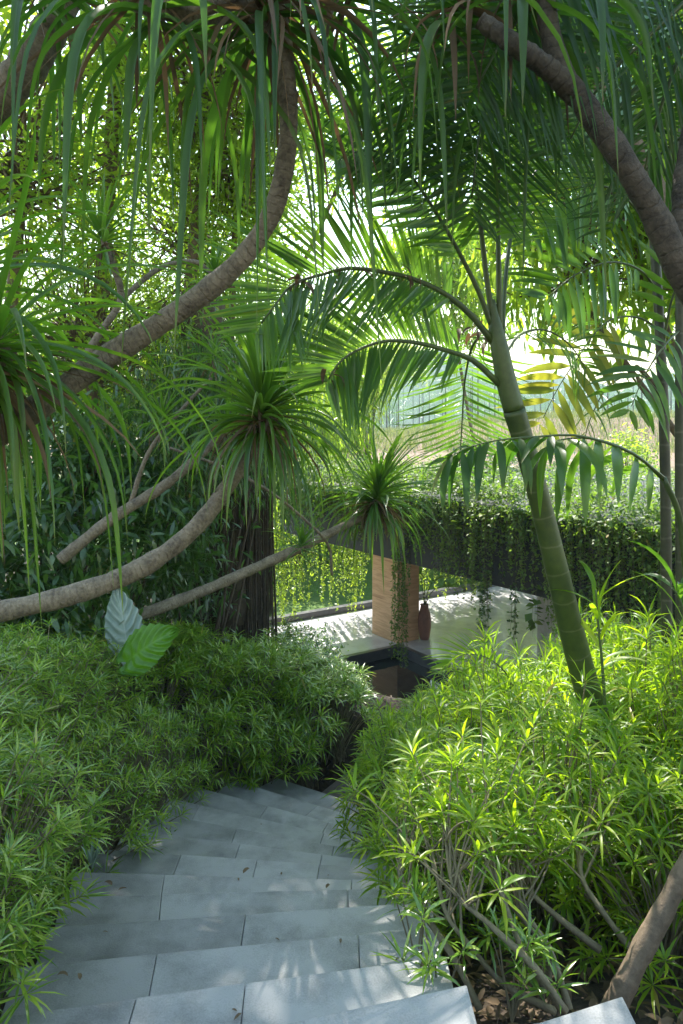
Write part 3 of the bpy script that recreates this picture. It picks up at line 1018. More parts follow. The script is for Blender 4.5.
sap = thing("palm_sapling", "young palm with one drooping dark frond hanging across the green palm trunk", "palm", P(690, 650, 3.2))
mb = MB()
tube(mb, PP([(690, 700, 3.2), (688, 600, 3.2), (680, 520, 3.15), (664, 478, 3.1)]), [.02, .018, .015, .012], 8, 20)
mb.build("trunk", M['palm_stem'], sap)
px_frond(sap, [(664, 480, 3.1), (640, 458, 3.05), (612, 444, 3.0), (585, 438, 2.98), (560, 440, 2.96), (548, 446, 2.96)], .40, .046, 8, 'palm', .12, -.5, .4, (.6, 2.4), .009, jit=.3, nseg=8, prof=lance, ends=(.6, .7))
px_frond(sap, [(664, 478, 3.1), (630, 452, 3.0), (580, 436, 2.92), (535, 437, 2.85), (500, 440, 2.8), (470, 447, 2.8), (446, 459, 2.8)], .27, .036, 11, 'pandan_shade', .45, -.4, .5, (.4, 2.4), .008, jit=.3, nseg=8, prof=lance, ends=(.7, .7))

cane = thing("cane_palm", "pair of thin dark upright palm canes with a yellowing frond, rising behind the bushes", "palm", P(670, 690, 4.4))
for k, (pix, r0) in enumerate([([(668, 720, 4.4), (667, 640, 4.4), (666, 520, 4.4), (664, 420, 4.4), (660, 330, 4.4), (655, 250, 4.4), (648, 180, 4.4)], .036), ([(682, 720, 4.2), (681, 600, 4.2), (680, 400, 4.2), (681, 200, 4.2), (684, 60, 4.2)], .032),
                               ([(660, 390, 4.4), (652, 382, 4.38), (643, 372, 4.35), (636, 366, 4.33)], .018)]):
    mb = MB()
    tube(mb, PP(pix), np.linspace(r0, r0 * .8, len(pix)), 10, 40, .01)
    mb.build("cane" if k < 2 else "cut_stub", M['cane'] if k < 2 else M['bark_brown'], cane)
px_frond(cane, [(660, 330, 4.4), (640, 318, 4.3), (615, 318, 4.2), (596, 332, 4.15), (575, 362, 4.1), (557, 390, 4.1), (540, 425, 4.1)], .34, .05, 13, 'palm_yellow', .4, .1, .45, (.0, .5), .008, nseg=5, prof=lance, face=FC, label="frond turning yellow", ends=(.8, .6))
px_frond(cane, [(655, 250, 4.4), (640, 215, 4.3), (615, 190, 4.1), (580, 185, 4.0), (545, 200, 3.9), (520, 230, 3.8)], .45, .045, 18, 'palm', .3, 0, .5, (.1, .8), .01, prof=lance, face=FC)
px_frond(cane, [(657, 290, 4.4), (640, 270, 4.2), (610, 262, 4.0), (575, 275, 3.9), (545, 300, 3.8)], .42, .045, 15, 'palm', .3, 0, .5, (.1, .8), .01, prof=lance, face=FC)
px_frond(cane, [(662, 350, 4.4), (672, 300, 4.3), (690, 260, 4.2), (720, 250, 4.1)], .45, .045, 12, 'palm', .2, 0, .5, (.1, .8), .01, prof=lance, face=FC)
px_frond(cane, [(680, 330, 4.2), (665, 345, 4.0), (645, 375, 3.9), (630, 410, 3.9)], .35, .04, 11, 'palm', .2, 0, .5, (.1, .7), .008, prof=lance, face=FC)
px_frond(cane, [(664, 400, 4.4), (640, 375, 4.3), (610, 385, 4.25), (590, 420, 4.2), (582, 455, 4.2)], .3, .012, 14, 'palm', .2, 0, .5, (.5, 1.5), .008)
px_frond(cane, [(681, 200, 4.2), (660, 130, 4.0), (620, 90, 3.8), (570, 80, 3.6), (530, 105, 3.4)], .5, .045, 20, 'palm', .25, 0, .5, (.1, .8), .012, prof=lance, face=FC)
px_frond(cane, [(684, 80, 4.2), (670, 20, 4.0), (640, -20, 3.8), (600, -30, 3.6)], .5, .045, 18, 'palm', .25, 0, .5, (.1, .8), .012, prof=lance, face=FC)

over = thing("overhead_palm", "big dark palm crown overhead with long shadowed fronds combing down from the top edge", "palm", P(760, 760, 2.7))
mb = MB()
tube(mb, PP([(860, 820, 2.7), (840, 500, 2.7), (800, 200, 2.6), (760, -60, 2.5), (740, -120, 2.5)]), [.1, .09, .085, .07, .05], 14, 50, .02)
mb.build("trunk", M['bark_dark'], over)
px_frond(over, [(740, -120, 2.5), (720, -40, 2.5), (690, 30, 2.6), (660, 110, 2.7), (640, 190, 2.8)], .6, .016, 44, 'palm_shade', .1, .05, .6, (.3, 1.2), .016)
px_frond(over, [(740, -120, 2.5), (650, -120, 2.6), (580, -90, 2.7), (530, -30, 2.75), (500, 40, 2.8), (480, 130, 2.85), (470, 215, 2.85)], .62, .016, 70, 'palm_shade', .25, .1, .5, (-.1, .5), .014, face=FC)
px_frond(over, [(740, -120, 2.5), (640, -150, 2.7), (530, -130, 2.8), (450, -70, 2.9), (415, 0, 2.9), (405, 90, 2.95), (415, 170, 3.0)], .62, .016, 70, 'palm_shade', .3, .1, .5, (-.1, .5), .014, face=FC)
px_frond(over, [(740, -120, 2.5), (735, -70, 2.5), (700, -15, 2.5), (650, 35, 2.5), (600, 85, 2.55), (565, 150, 2.6)], .55, .016, 50, 'palm_shade', .1, .1, .5, (.0, .6), .014, face=FC)
px_frond(over, [(740, -120, 2.5), (700, -100, 2.4), (640, -70, 2.35), (570, -30, 2.3), (510, 30, 2.3), (470, 100, 2.3)], .6, .016, 56, 'palm_shade', .2, .1, .5, (.0, .6), .014, face=(.2, -1, .6))
px_frond(over, [(740, -120, 2.5), (760, -20, 2.7), (740, 60, 2.8), (700, 120, 2.9), (650, 165, 3.0), (610, 230, 3.0)], .5, .016, 46, 'palm_shade', .1, .1, .5, (.0, .6), .014, face=FC)


# ------------------------------------------------------------------ broadleaf trees
def leaf_cloud(mb, centres, per, sig, L, W, nseg=2, prof=broad, droop=(.2, .9), el=(-.9, .6), mi=0, flat=True):
    n = len(centres) * per
    c = np.repeat(centres, per, 0) + rng.normal(0, 1, (n, 3)) * np.asarray(sig)
    straps(mb, c, U(0, 2 * PI, n), U(*el, n), U(*droop, n), L * U(.6, 1.15, n), W * U(.7, 1.2, n), nseg, prof, .2, U(-.9, .9, n), flat=flat, mi=mi)


def broad_tree(name, label, base, c, rad, ncl, per, L, W, mat='broad', tr=.13, sig=.26, group=None, bark='bark_brown', hollow=.45, el=(-.9, .6), cat="tree"):
    base = np.asarray(base, float)
    c = np.asarray(c, float); rad = np.asarray(rad, float)
    root = thing(name, label, cat, base, group)
    d = unit(rng.normal(0, 1, (ncl, 3)))
    q = np.cbrt(U(hollow ** 3, 1, ncl))
    cl = c + d * rad * q[:, None]
    mb = MB()
    fork = c - np.array([0, 0, rad[2] * .55])
    mid = (base + fork) / 2 + rng.normal(0, .15, 3) * np.array([1, 1, 0])
    tube(mb, [base - [0, 0, .2], mid, fork, c], [tr, tr * .8, tr * .62, tr * .3], 12, 30, .03)
    mb.build("trunk", M[bark], root)
    mb = MB()
    s = fork + (c - fork) * U(0, 1, ncl)[:, None]
    tubes_many(mb, s, (s + cl) / 2 + rng.normal(0, .2, (ncl, 3)), cl, tr * .22, .008, 5, 6)
    mb.build("branches", M[bark], root)
    mb = MB()
    leaf_cloud(mb, cl, per, sig, L, W, el=el)
    mb.build("crown", M[mat], root)
    return root


def bt(name, label, px, py, Y, rpx, ncl, per, L, W, **k):
    c = P(px, py, Y)
    r = np.asarray(rpx, float) / F * Y
    b = c.copy(); b[2] = ground_z(c[0:1], c[1:2])[0]
    b[0] += k.pop('dx', 0.)
    return broad_tree(name, label, b, c, (r[0], r[0], r[1]), ncl, per, L, W, **k)


bt("broadleaf_tree", "tall sunlit broadleaf tree filling the sky behind the hanging strap leaves", 207, 40, 9.0, (125, 125), 170, 62, .15, .055, tr=.10, dx=-.8)
bt("broadleaf_tree", "bright yellow-green broadleaf tree behind the starry rosette at the picture's edge", 20, 130, 8.0, (150, 150), 130, 62, .15, .055, tr=.10, dx=-.8)
bt("broadleaf_tree", "high broadleaf tree whose unseen crown is set above the view to shade the steps", 128, -170, 9.0, (110, 95), 150, 46, .15, .06, tr=.12, dx=-.8)  # crown out of view, positioned to keep sun off the steps
bt("broadleaf_tree", "lower broadleaf crown with sky showing through beside the vertical end of the sweeping limb", 235, 165, 9.3, (66, 85), 110, 48, .14, .05, tr=.06, dx=-.6, hollow=.2)
for cx_, lab_ in ((-2.7, "broadleaf tree added with its crown above the view to shade the hanging strap leaves"), (.9, "broadleaf tree added with its crown above the view to shade the dark forked limb")):
    broad_tree("broadleaf_tree", lab_, ((-6.5 if cx_ < 0 else 5.6), 6.2, gz(-6.5 if cx_ < 0 else 5.6, 6.2)), (cx_, 5.8, 7.4), (1.9, 1.6, .8), 130, 44, .16, .065, tr=.14)  # crowns out of view, added so the top leaves fall in shade
bt("broadleaf_tree", "small-leaved tree with light between its leaves above the sweeping limb", 190, 215, 11.5, (120, 110), 140, 66, .12, .048, tr=.08, dx=-.8)
bt("broadleaf_tree", "green small-leaved tree behind the dim undergrowth below the sweeping limb", 90, 330, 9.0, (150, 110), 150, 60, .12, .042, tr=.08, dx=-.5)
bt("fishtail_tree", "tree with hanging long yellow-green leaves behind the leaning green palm", 575, 225, 7.0, (100, 115), 80, 36, .26, .06, tr=.05, el=(-1.5, 0), dx=3.2)
bt("fishtail_tree", "tree with long bright leaves rising behind the pair of dark canes", 690, 170, 6.5, (90, 170), 84, 36, .24, .055, tr=.05, el=(-1.5, 0), dx=1.6)
bt("fishtail_tree", "shaded tree whose leaves close the top edge above the dark forked limb", 560, 10, 6.5, (140, 90), 100, 40, .24, .055, mat='palm', tr=.08, el=(-1.5, 0), dx=3.4)


bt("fishtail_tree", "sparse tree of hanging yellow-green leaves glimpsed between the arching palm fronds", 452, 275, 23.0, (75, 60), 110, 44, .50, .11, tr=.07, sig=.45, el=(-1.5, 0), dx=1.6)
bt("broadleaf_tree", "thin broadleaf crown against bright sky above the arching palm fronds", 345, 120, 11.0, (80, 90), 80, 34, .15, .055, tr=.05, dx=-4.5)
# dim undergrowth below the limbs
def underbush(label, px, py, Y, rpx, ncl, per, L, W, mat='shade', el=(-1.2, .3), sig=.2):
    c = P(px, py, Y)
    r = np.asarray(rpx, float) / F * Y
    b = np.array([c[0], c[1], gz(c[0], c[1])])
    root = thing("understorey_bush", label, "bush", b)
    d = unit(rng.normal(0, 1, (ncl, 3))) * np.cbrt(U(.1, 1, ncl))[:, None]
    cl = c + d * np.array([r[0], r[0] * .8, r[1]])
    mb = MB()
    leaf_cloud(mb, cl, per, sig, L, W, nseg=3, prof=lance, el=el)
    mb.build("foliage", M[mat], root)
    mb = MB()
    k = 7
    tubes_many(mb, np.repeat(b[None], k, 0) + rng.normal(0, .1, (k, 3)) * [1, 1, 0], (b + cl[:k]) / 2 + rng.normal(0, .15, (k, 3)), cl[:k], .02, .006, 5, 6)
    mb.build("stem", M['root'], root)


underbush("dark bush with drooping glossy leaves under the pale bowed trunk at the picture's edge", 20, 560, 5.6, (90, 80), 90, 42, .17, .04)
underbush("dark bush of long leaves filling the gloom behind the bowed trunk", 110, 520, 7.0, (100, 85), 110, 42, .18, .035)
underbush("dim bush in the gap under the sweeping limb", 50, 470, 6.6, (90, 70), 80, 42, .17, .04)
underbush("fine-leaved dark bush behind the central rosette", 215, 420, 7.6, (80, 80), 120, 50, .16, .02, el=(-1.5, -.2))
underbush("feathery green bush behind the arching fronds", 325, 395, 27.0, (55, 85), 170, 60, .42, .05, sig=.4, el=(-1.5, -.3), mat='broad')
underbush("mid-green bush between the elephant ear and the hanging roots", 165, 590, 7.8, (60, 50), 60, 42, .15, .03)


def weeping(name, label, base, top, n, length, spread, mat, leafL, leafW, per, arch=1.0):
    """clump of arching culms with weeping leaf sprays"""
    base = np.asarray(base, float)
    root = thing(name, label, "bamboo", base)
    az = U(0, 2 * PI, n)
    hgt = top * U(.7, 1.05, n)
    A = base + np.c_[np.cos(az), np.sin(az), 0 * az] * .25
    B = A + np.c_[np.cos(az) * spread * .15, np.sin(az) * spread * .15, hgt * 1.1]
    C = A + np.c_[np.cos(az) * spread, np.sin(az) * spread, hgt * .75] * U(.8, 1.1, n)[:, None]
    mb = MB(); tubes_many(mb, A, B, C, .022, .005, 6, 14)
    mb.build("culm", M['palm_stem'], root)
    t = U(.25, 1, (n, 36))[..., None]
    p = (A[:, None] * (1 - t) ** 2 + 2 * B[:, None] * t * (1 - t) + C[:, None] * t ** 2).reshape(-1, 3)
    mb = MB()
    p = p + rng.normal(0, .15, p.shape)
    q = np.repeat(p, 4, 0) + np.c_[rng.normal(0, .14, (len(p) * 4, 2)), -np.abs(rng.normal(0, .3, len(p) * 4))]
    leaf_cloud(mb, q, per, .09, leafL, leafW, nseg=2, prof=lance, el=(-1.5, -.3), droop=(0, .3))
    mb.build("foliage", M[mat], root)
    return root


weeping("bamboo_clump", "sunlit weeping bamboo clump with feathery yellow-green sprays beside the hazy hills", (.9, 28.0, .2), 7.0, 22, 3, 2.6, 'weep', .22, .025, 6)
weeping("bamboo_clump", "tall bamboo clump with green sprays high behind the arching palm fronds", (-2.0, 14.2, -2.6), 8.8, 20, 3, 2.5, 'broad', .2, .025, 6)
weeping("bamboo_clump", "shadowy bamboo clump behind the sweeping limb", (-3.6, 11.5, -1.2), 6.2, 20, 3, 2.2, 'shade', .2, .025, 6)


# fig with a curtain of aerial roots
def fig():
    b = np.array([-1.5, 8.9, -1.5])
    root = thing("strangler_fig", "massive dark fig trunk wrapped in hanging aerial roots beyond the hedge", "tree", b)
    mb = MB()
    tube(mb, [b - [0, 0, .3], b + [.0, 0, 1], b + [.08, 0, 2.2], b + [-.1, 0, 3.4], b + [-.4, .2, 5]], [.5, .42, .4, .36, .25], 18, 40, .07)
    mb.build("trunk", M['root'], root)
    mb = MB()
    n = 150
    a = U(0, 2 * PI, n)
    q = U(.36, .62, n)
    x = np.c_[np.cos(a) * q * 1.05, np.sin(a) * q, 0 * a]
    A = b + x + np.c_[0 * a, 0 * a, U(2.2, 3.2, n)]
    C = b + x * U(.9, 1.2, n)[:, None] + np.c_[0 * a, 0 * a, U(-.2, .4, n)]
    tubes_many(mb, A, (A + C) / 2 + rng.normal(0, .04, (n, 3)), C, U(.006, .018, n), U(.004, .012, n), 5, 8)
    mb.build("aerial_root", M['root'], root)
    mb = MB()
    n = 150
    p0 = b + np.c_[U(-1.6, 1.2, n), U(-.7, .7, n), U(2.6, 4.0, n)]
    ln = U(.5, 1.7, n)
    lc = (p0[:, None] - np.linspace(0, 1, 14)[None, :, None] * ln[:, None, None] * np.array([0, 0, 1.])).reshape(-1, 3) + rng.normal(0, .03, (n * 14, 3))
    leaf_cloud(mb, lc, 4, .04, .10, .02, 2, lance, el=(-1.5, -.4))
    mb.build("hanging_foliage", M['shade'], root)
    mb = MB()
    cl = b + np.array([.3, 1.1, 4.6]) + unit(rng.normal(0, 1, (120, 3))) * np.array([1.8, 1.2, 1.0]) * np.cbrt(U(0, 1, 120))[:, None]
    leaf_cloud(mb, cl, 48, .24, .13, .035, 2, lance, el=(-1.5, .1))
    mb.build("crown", M['broad'], root)
    hx, hy = U(.3, .72, 9), U(-.5, 0, 9)
    mb = MB()
    tubes_many(mb, b + np.c_[hx, hy, np.full(9, 2.6)], b + np.c_[hx + U(-.04, .04, 9), hy, np.full(9, 1.3)], b + np.c_[hx + U(-.04, .04, 9), hy, np.full(9, -.2)], .007, .006, 5, 8)
    mb.build("hanging_root", M['root'], root)


fig()


# ------------------------------------------------------------------ elephant ear
def ear_leaf(root, pix_base, tip, width, mat, stem_from, normal, label):
    c0, c1 = np.asarray(pix_base), np.asarray(tip)
    ax = c1 - c0
    L = np.linalg.norm(ax)
    ax = ax / L
    nr = unit(np.asarray(normal, float))
    nr = unit(nr - ax * np.dot(nr, ax))
    sd = np.cross(ax, nr)
    nu, nv = 60, 33
    u = np.linspace(0, 1, nu)
    prof = np.interp(u, [0, .06, .15, .3, .45, .6, .75, .87, .95, 1], [.35, .68, .88, 1, .97, .84, .62, .38, .19, .01])
    V, A = [], []
    for i in range(nu):
        for v in np.linspace(-1, 1, nv):
            back = -.20 * np.exp(-((abs(v) - .55) / .28) ** 2) * max(0, .5 - u[i]) / .5    # two lobes behind the stalk
            ph = (u[i] - abs(v) * .30) * 46
            edge = 1 + .035 * math.sin(ph)
            w = width * prof[i] * v * edge
            z = .012 * math.sin(ph) * min(1, abs(v) * 3) - .30 * L * (u[i] - .4) ** 2 + .20 * width * abs(v) - .22 * width * v * v
            V.append(c0 + ax * (u[i] + back) * L + sd * w + nr * z)
            A.append(max(.5 - .5 * math.cos(ph + 1.2), 0) ** 6 * .9 if abs(v) > .06 else 1.)
    i = np.arange(nu - 1)[:, None] * nv
    j = np.arange(nv - 1)[None]
    mb = MB()
    mb.add(V, np.stack([i + j, i + j + 1, i + nv + j + 1, i + nv + j], -1).reshape(-1, 4), A)
    o = mb.build("leaf", M[mat], root)
    o["label"] = label
    mb = MB()
    s = np.asarray(stem_from, float)
    j0 = c0 + ax * .16 * L - nr * .02
    tube(mb, [s, (s + j0) / 2 + [0, 0, .12], j0], [.014, .011, .008], 8, 14)
    mb.build("stalk", M['palm_stem'], o)


def ear_mat(name, base, vein, trans):
    m, nt, out = new_mat(name)
    at = nt.nodes.new("ShaderNodeAttribute"); at.attribute_name = "along"
    c = ramp(nt, at.outputs["Fac"], [(.1, base), (.8, vein)])
    mx = nt.nodes.new("ShaderNodeMixRGB"); mx.blend_type = 'MULTIPLY'; mx.inputs[0].default_value = .6
    lk(nt, c, mx.inputs[1]); lk(nt, ramp(nt, noise(nt, 14, 4), [(.3, (.6, .7, .6)), (.7, (1.2, 1.15, 1))]), mx.inputs[2])
    p = nt.nodes.new("ShaderNodeBsdfPrincipled"); lk(nt, mx.outputs[0], p.inputs["Base Color"]); p.inputs["Roughness"].default_value = .4
    t = nt.nodes.new("ShaderNodeBsdfTranslucent"); t.inputs["Color"].default_value = (*trans, 1)
    ms = nt.nodes.new("ShaderNodeMixShader"); ms.inputs[0].default_value = .38
    lk(nt, p.outputs[0], ms.inputs[1]); lk(nt, t.outputs[0], ms.inputs[2]); lk(nt, ms.outputs[0], out.inputs["Surface"])
    return m


M['ear_g'] = ear_mat("elephant_ear_upper_side", (.075, .19, .014), (.11, .245, .03), (.25, .55, .03))
M['ear_w'] = ear_mat("elephant_ear_lower_side", (.36, .44, .42), (.48, .55, .53), (.12, .2, .14))
eb = np.array([-1.7, 5.6, gz(-1.7, 5.6)])
ear = thing("elephant_ear", "elephant ear plant holding one grey and one bright green ribbed leaf above the hedge", "elephant ear", eb)
ear_leaf(ear, P(129, 655, 5.2), P(117, 586, 5.3), .145, 'ear_w', eb, (.55, -1, .2), "upright leaf, silvery grey on this side")
ear_leaf(ear, P(124, 662, 4.8), P(174, 628, 4.7), .165, 'ear_g', eb, (-.15, -.85, .6), "broad bright green ribbed leaf")

# pale dry leaf caught in the hedge by the steps
t = thing("dry_leaf", "pale grey feathery dead leaf caught upright in the shaded hedge beside the steps", "leaf", P(92, 868, 2.95))
mb = MB()
n = 16
straps(mb, np.repeat(P(92, 870, 2.9)[None], n, 0), U(0, 6.28, n), U(1.0, 1.5, n), U(0, .5, n), U(.06, .2, n), .012, 5, lance, .3)
mb.build("blade", M['ear_grey'], t)

# ------------------------------------------------------------------ litter on the steps
def litter(label, pts, mat):
    for (px, py, k, az, L, lb) in pts:
        z = tread_z(k) + .004
        Y = F * (EYE - z) / (py - HY)
        p = P(px, py, Y); p[2] = z + .002
        t = thing("fallen_leaf", lb, "leaf", p, None)
        mb = MB()
        straps(mb, [p], az, .35, .8, L, L * .42, 5, broad, .5)
        mb.build("blade", M[mat], t)


litter("", [(112, 886, 5, 2.6, .05, "curled brown leaf lying on a tread near the shaded hedge, the larger of a pair"), (118, 891, 5, .3, .04, "small brown leaf lying on a tread close to a larger curled one"),
            (243, 874, 6, 1.0, .05, "yellowish leaf lying alone in the middle of a grey tread"), (420, 968, 2, .4, .05, "dark curled leaf on the sun-dappled tread below the bush"),
            (80, 981, 2, 2.0, .03, "dark leaf fragment on the low tread by the hedge tip"), (57, 976, 2, .2, .035, "thin dark leaf fragment on the low tread nearest the hedge"),
            (326, 889, 4, 1.2, .03, "tiny dark leaf at the shaded end of a tread below the bush")], 'dry')
rr = np.random.default_rng(8)
for i in range(26):
    k = int(rr.integers(2, 11)); x = rr.uniform(XL[k] + .15, .25)
    y = ey(k - 1, x) + (ey(k, x) - ey(k - 1, x)) * rr.uniform(.12, .9)
    p = np.array([x, y, tread_z(k) + .006])
    t = thing("leaf_fragment", "tiny dark bit of dead leaf lying on a grey tread among other such bits", "leaf fragment", p, "tiny leaf bits strewn on the steps")
    mb = MB()
    L_ = rr.uniform(.012, .03)
    straps(mb, [p], rr.uniform(0, 6.28), .3, .7, L_, L_ * rr.uniform(.25, .55), 4, broad, .4)
    mb.build("blade", M['dry'], t)
rr = np.random.default_rng(3)
mb = MB()
n = 1500
x = rr.uniform(.4, 2.0, n); y = rr.uniform(1.3, 3.2, n)
straps(mb, np.c_[x, y, ground_z(x, y) + .012], rr.uniform(0, 6.28, n), rr.uniform(-.2, .5, n), rr.uniform(.1, .8, n), rr.uniform(.04, .1, n), rr.uniform(.012, .03, n), 3, broad, .4)
x = rr.uniform(-1.2, .6, 700); y = rr.uniform(6.2, 8, 700)
straps(mb, np.c_[x, y, ground_z(x, y) + .012], rr.uniform(0, 6.28, 700), rr.uniform(-.2, .5, 700), rr.uniform(.1, .8, 700), rr.uniform(.04, .1, 700), rr.uniform(.012, .03, 700), 3, broad, .4)
tag(mb.build("leaf_litter", M['dry']), "brown dead leaves strewn over the dark soil under the bushes", "leaf litter", None, "stuff")

# the leaning trunk at the bottom edge
b = P(606, 1030, 2.05)
b[2] = min(b[2], gz(b[0], b[1]) + .05)
t = thing("leaning_tree", "leaning brown trunk rising from the soil beside the pale paving stone", "tree", b)
mb = MB()
tube(mb, [b - [.05, 0, .15], P(612, 1015, 2.05), P(640, 955, 2.07), P(672, 895, 2.1), P(720, 800, 2.15), P(800, 600, 2.3), P(900, 300, 2.5), P(1000, -100, 2.8)], [.038, .035, .032, .031, .031, .03, .029, .028], 14, 60, .03)
mb.build("trunk", M['bark_brown'], t)
cl = P(1000, -140, 2.8) + unit(rng.normal(0, 1, (40, 3))) * .8
mb = MB(); leaf_cloud(mb, cl, 40, .2, .15, .05)
mb.build("crown", M['palm'], t)

# ------------------------------------------------------------------ pavilion, terrace, pool
th = R(33.5)
UU = np.array([math.cos(th), math.sin(th)])          # along the far kerb
VV = np.array([math.sin(th), -math.cos(th)])         # along the roof edge, towards the steps
FZ = EYE - 4.7                                        # terrace floor
RZ = EYE - 2.35                                       # underside of the roof
RT = EYE - 1.15                                       # top of the roof planter
CORN = np.array([1.26, 14.93])                        # pool corner
RC = np.array([-1.45, 16.2])                          # roof's far corner


def quad_uv(o, a0, a1, b0, b1):
    return [o + UU * a0 + VV * b0, o + UU * a1 + VV * b0, o + UU * a1 + VV * b1, o + UU * a0 + VV * b1]


pav = thing("pavilion", "low garden pavilion with a planted flat roof over an orange rammed earth column", "pavilion", (3, 12, FZ))
mb = MB()
prism(mb, quad_uv(RC, .12, 9.5, .12, 12.0), RZ + .004, RT - .3)
mb.build("roof_slab", M['soffit'], pav, smooth=False)
mb = MB()
prism(mb, quad_uv(RC, .121, 9.49, .121, 11.99), RT - .299, RT - .06)
mb.build("soil_bed", M['fascia'], pav, smooth=False)
mb = MB()
prism(mb, quad_uv(RC, 0, .118, 0, 12.0), RZ, RT)
prism(mb, quad_uv(RC, .12, 9.5, 0, .118), RZ, RT)
mb.build("fascia", M['fascia'], pav, smooth=False)
# column: its near left corner at the pool corner, standing on the far strip
colc = np.array([P(397.5, 643, 15.15)[0], 15.15])
mb = MB()
prism(mb, [colc, colc + UU * .62, colc + UU * .62 - VV * .95, colc - VV * .95], FZ + .002, RZ + .003)
mb.build("column", M['earth'], pav, smooth=False)
wl = np.array([4.13, 14.4])
mb = MB()
n = 40
for i in range(n):
    a, bb = i * .2, i * .2 + .196
    dz = rng.uniform(0, .006)
    prism(mb, [wl + VV * a - UU * dz, wl + VV * bb - UU * dz, wl + VV * bb + UU * .3, wl + VV * a + UU * .3], FZ + .002, RZ + .003)
mb.build("board_marked_wall", M['concrete'], pav, smooth=False)

# floor: far strip behind the pool and the part right of it
mb = MB()
prism(mb, quad_uv(CORN, -7, 12, -3.0 + .0, -.06), FZ - .25, FZ)
prism(mb, quad_uv(CORN, .06, 12, -.058, 7), FZ - .25, FZ)
tag(mb.build("terrace_floor", M['floor'], None, False), "pale polished terrace floor", None, None, "structure")
mb = MB()
prism(mb, quad_uv(CORN, -7, -.002, 0, 7), FZ - .9, FZ - .16)
tag(mb.build("pool_water", M['water'], None, False), "dark still pool water mirroring the column", None, None, "structure")
t = thing("pool_kerb", "dark stone kerb turning the corner of the still pool in front of the column", "kerb", (*CORN, FZ))
mb = MB()
prism(mb, quad_uv(CORN, -7, .06, -.06, .06), FZ - .3, FZ + .05)
mb.build("far_kerb", M['kerb'], t, False)
mb = MB()
prism(mb, quad_uv(CORN, -.06, .06, .062, 7), FZ - .3, FZ + .048)
mb.build("side_kerb", M['kerb'], t, False)
t = thing("terrace_kerb", "long low dark kerb along the far border of the terrace under the hanging vines", "kerb", (*(CORN - VV * 3), FZ))
mb = MB()
prism(mb, quad_uv(CORN, -7, 12, -3.2, -3.0), FZ - .3, FZ + .16)
mb.build("kerb_stone", M['kerb'], t, False)

# vase and its plant
vc = np.array([*P(424.5, 641, 15.5)[:2], FZ])
t = thing("tall_vase", "tall reddish terracotta vase standing against the earth column", "vase", vc)
mb = MB()
lathe(mb, [(0, 0.004), (.10, .004), (.115, .05), (.15, .3), (.155, .42), (.135, .58), (.095, .70), (.085, .76), (.10, .79), (.085, .79), (.07, .74), (.0, .70)], vc, 24)
mb.build("body", M['vase'], t)
t = thing("vase_plant", "green plant with a few broad leaves growing out of the terracotta vase", "plant", vc + [0, 0, .72])
tips = vc + np.array([[.0, -.02, 1.35], [.18, -.05, 1.3], [-.10, 0, 1.45], [.32, 0, 1.15]])
mb = MB()
tubes_many(mb, np.repeat((vc + [0, 0, .72])[None], 4, 0), (vc + [0, 0, 1.1]) * .5 + tips * .5 + [0, 0, .05], tips, .012, .007, 5, 8)
mb.build("stem", M['palm_stem'], t)
mb = MB()
straps(mb, tips, [2.6, .2, 1.9, -.3], [.9, .5, 1.3, .35], [.6, .7, .4, .5], .5, .13, 8, broad, .3)
mb.build("foliage", M['palm'], t)


# ------------------------------------------------------------------ creepers
def strands(mbl, mbs, tops, lens, per_m, L, W, sway=.03, r=.003, mi=0):
    n = len(tops)
    bot = tops - np.c_[rng.normal(0, sway, n), rng.normal(0, sway, n), lens]
    tubes_many(mbs, tops, (tops + bot) / 2 + rng.normal(0, sway, (n, 3)), bot, r, r * .6, 3, 6)
    for i in range(n):
        k = max(3, int(abs(lens[i]) * per_m))
        q = U(0, 1, k)[:, None]
        p = tops[i] * (1 - q) + bot[i] * q + rng.normal(0, .014, (k, 3))
        straps(mbl, p, U(0, 2 * PI, k), U(-1.2, .4, k), U(.1, .7, k), L * U(.6, 1.2, k), W * U(.7, 1.2, k), 2, broad, .2, U(-.6, .6, k), flat=True, mi=mi)


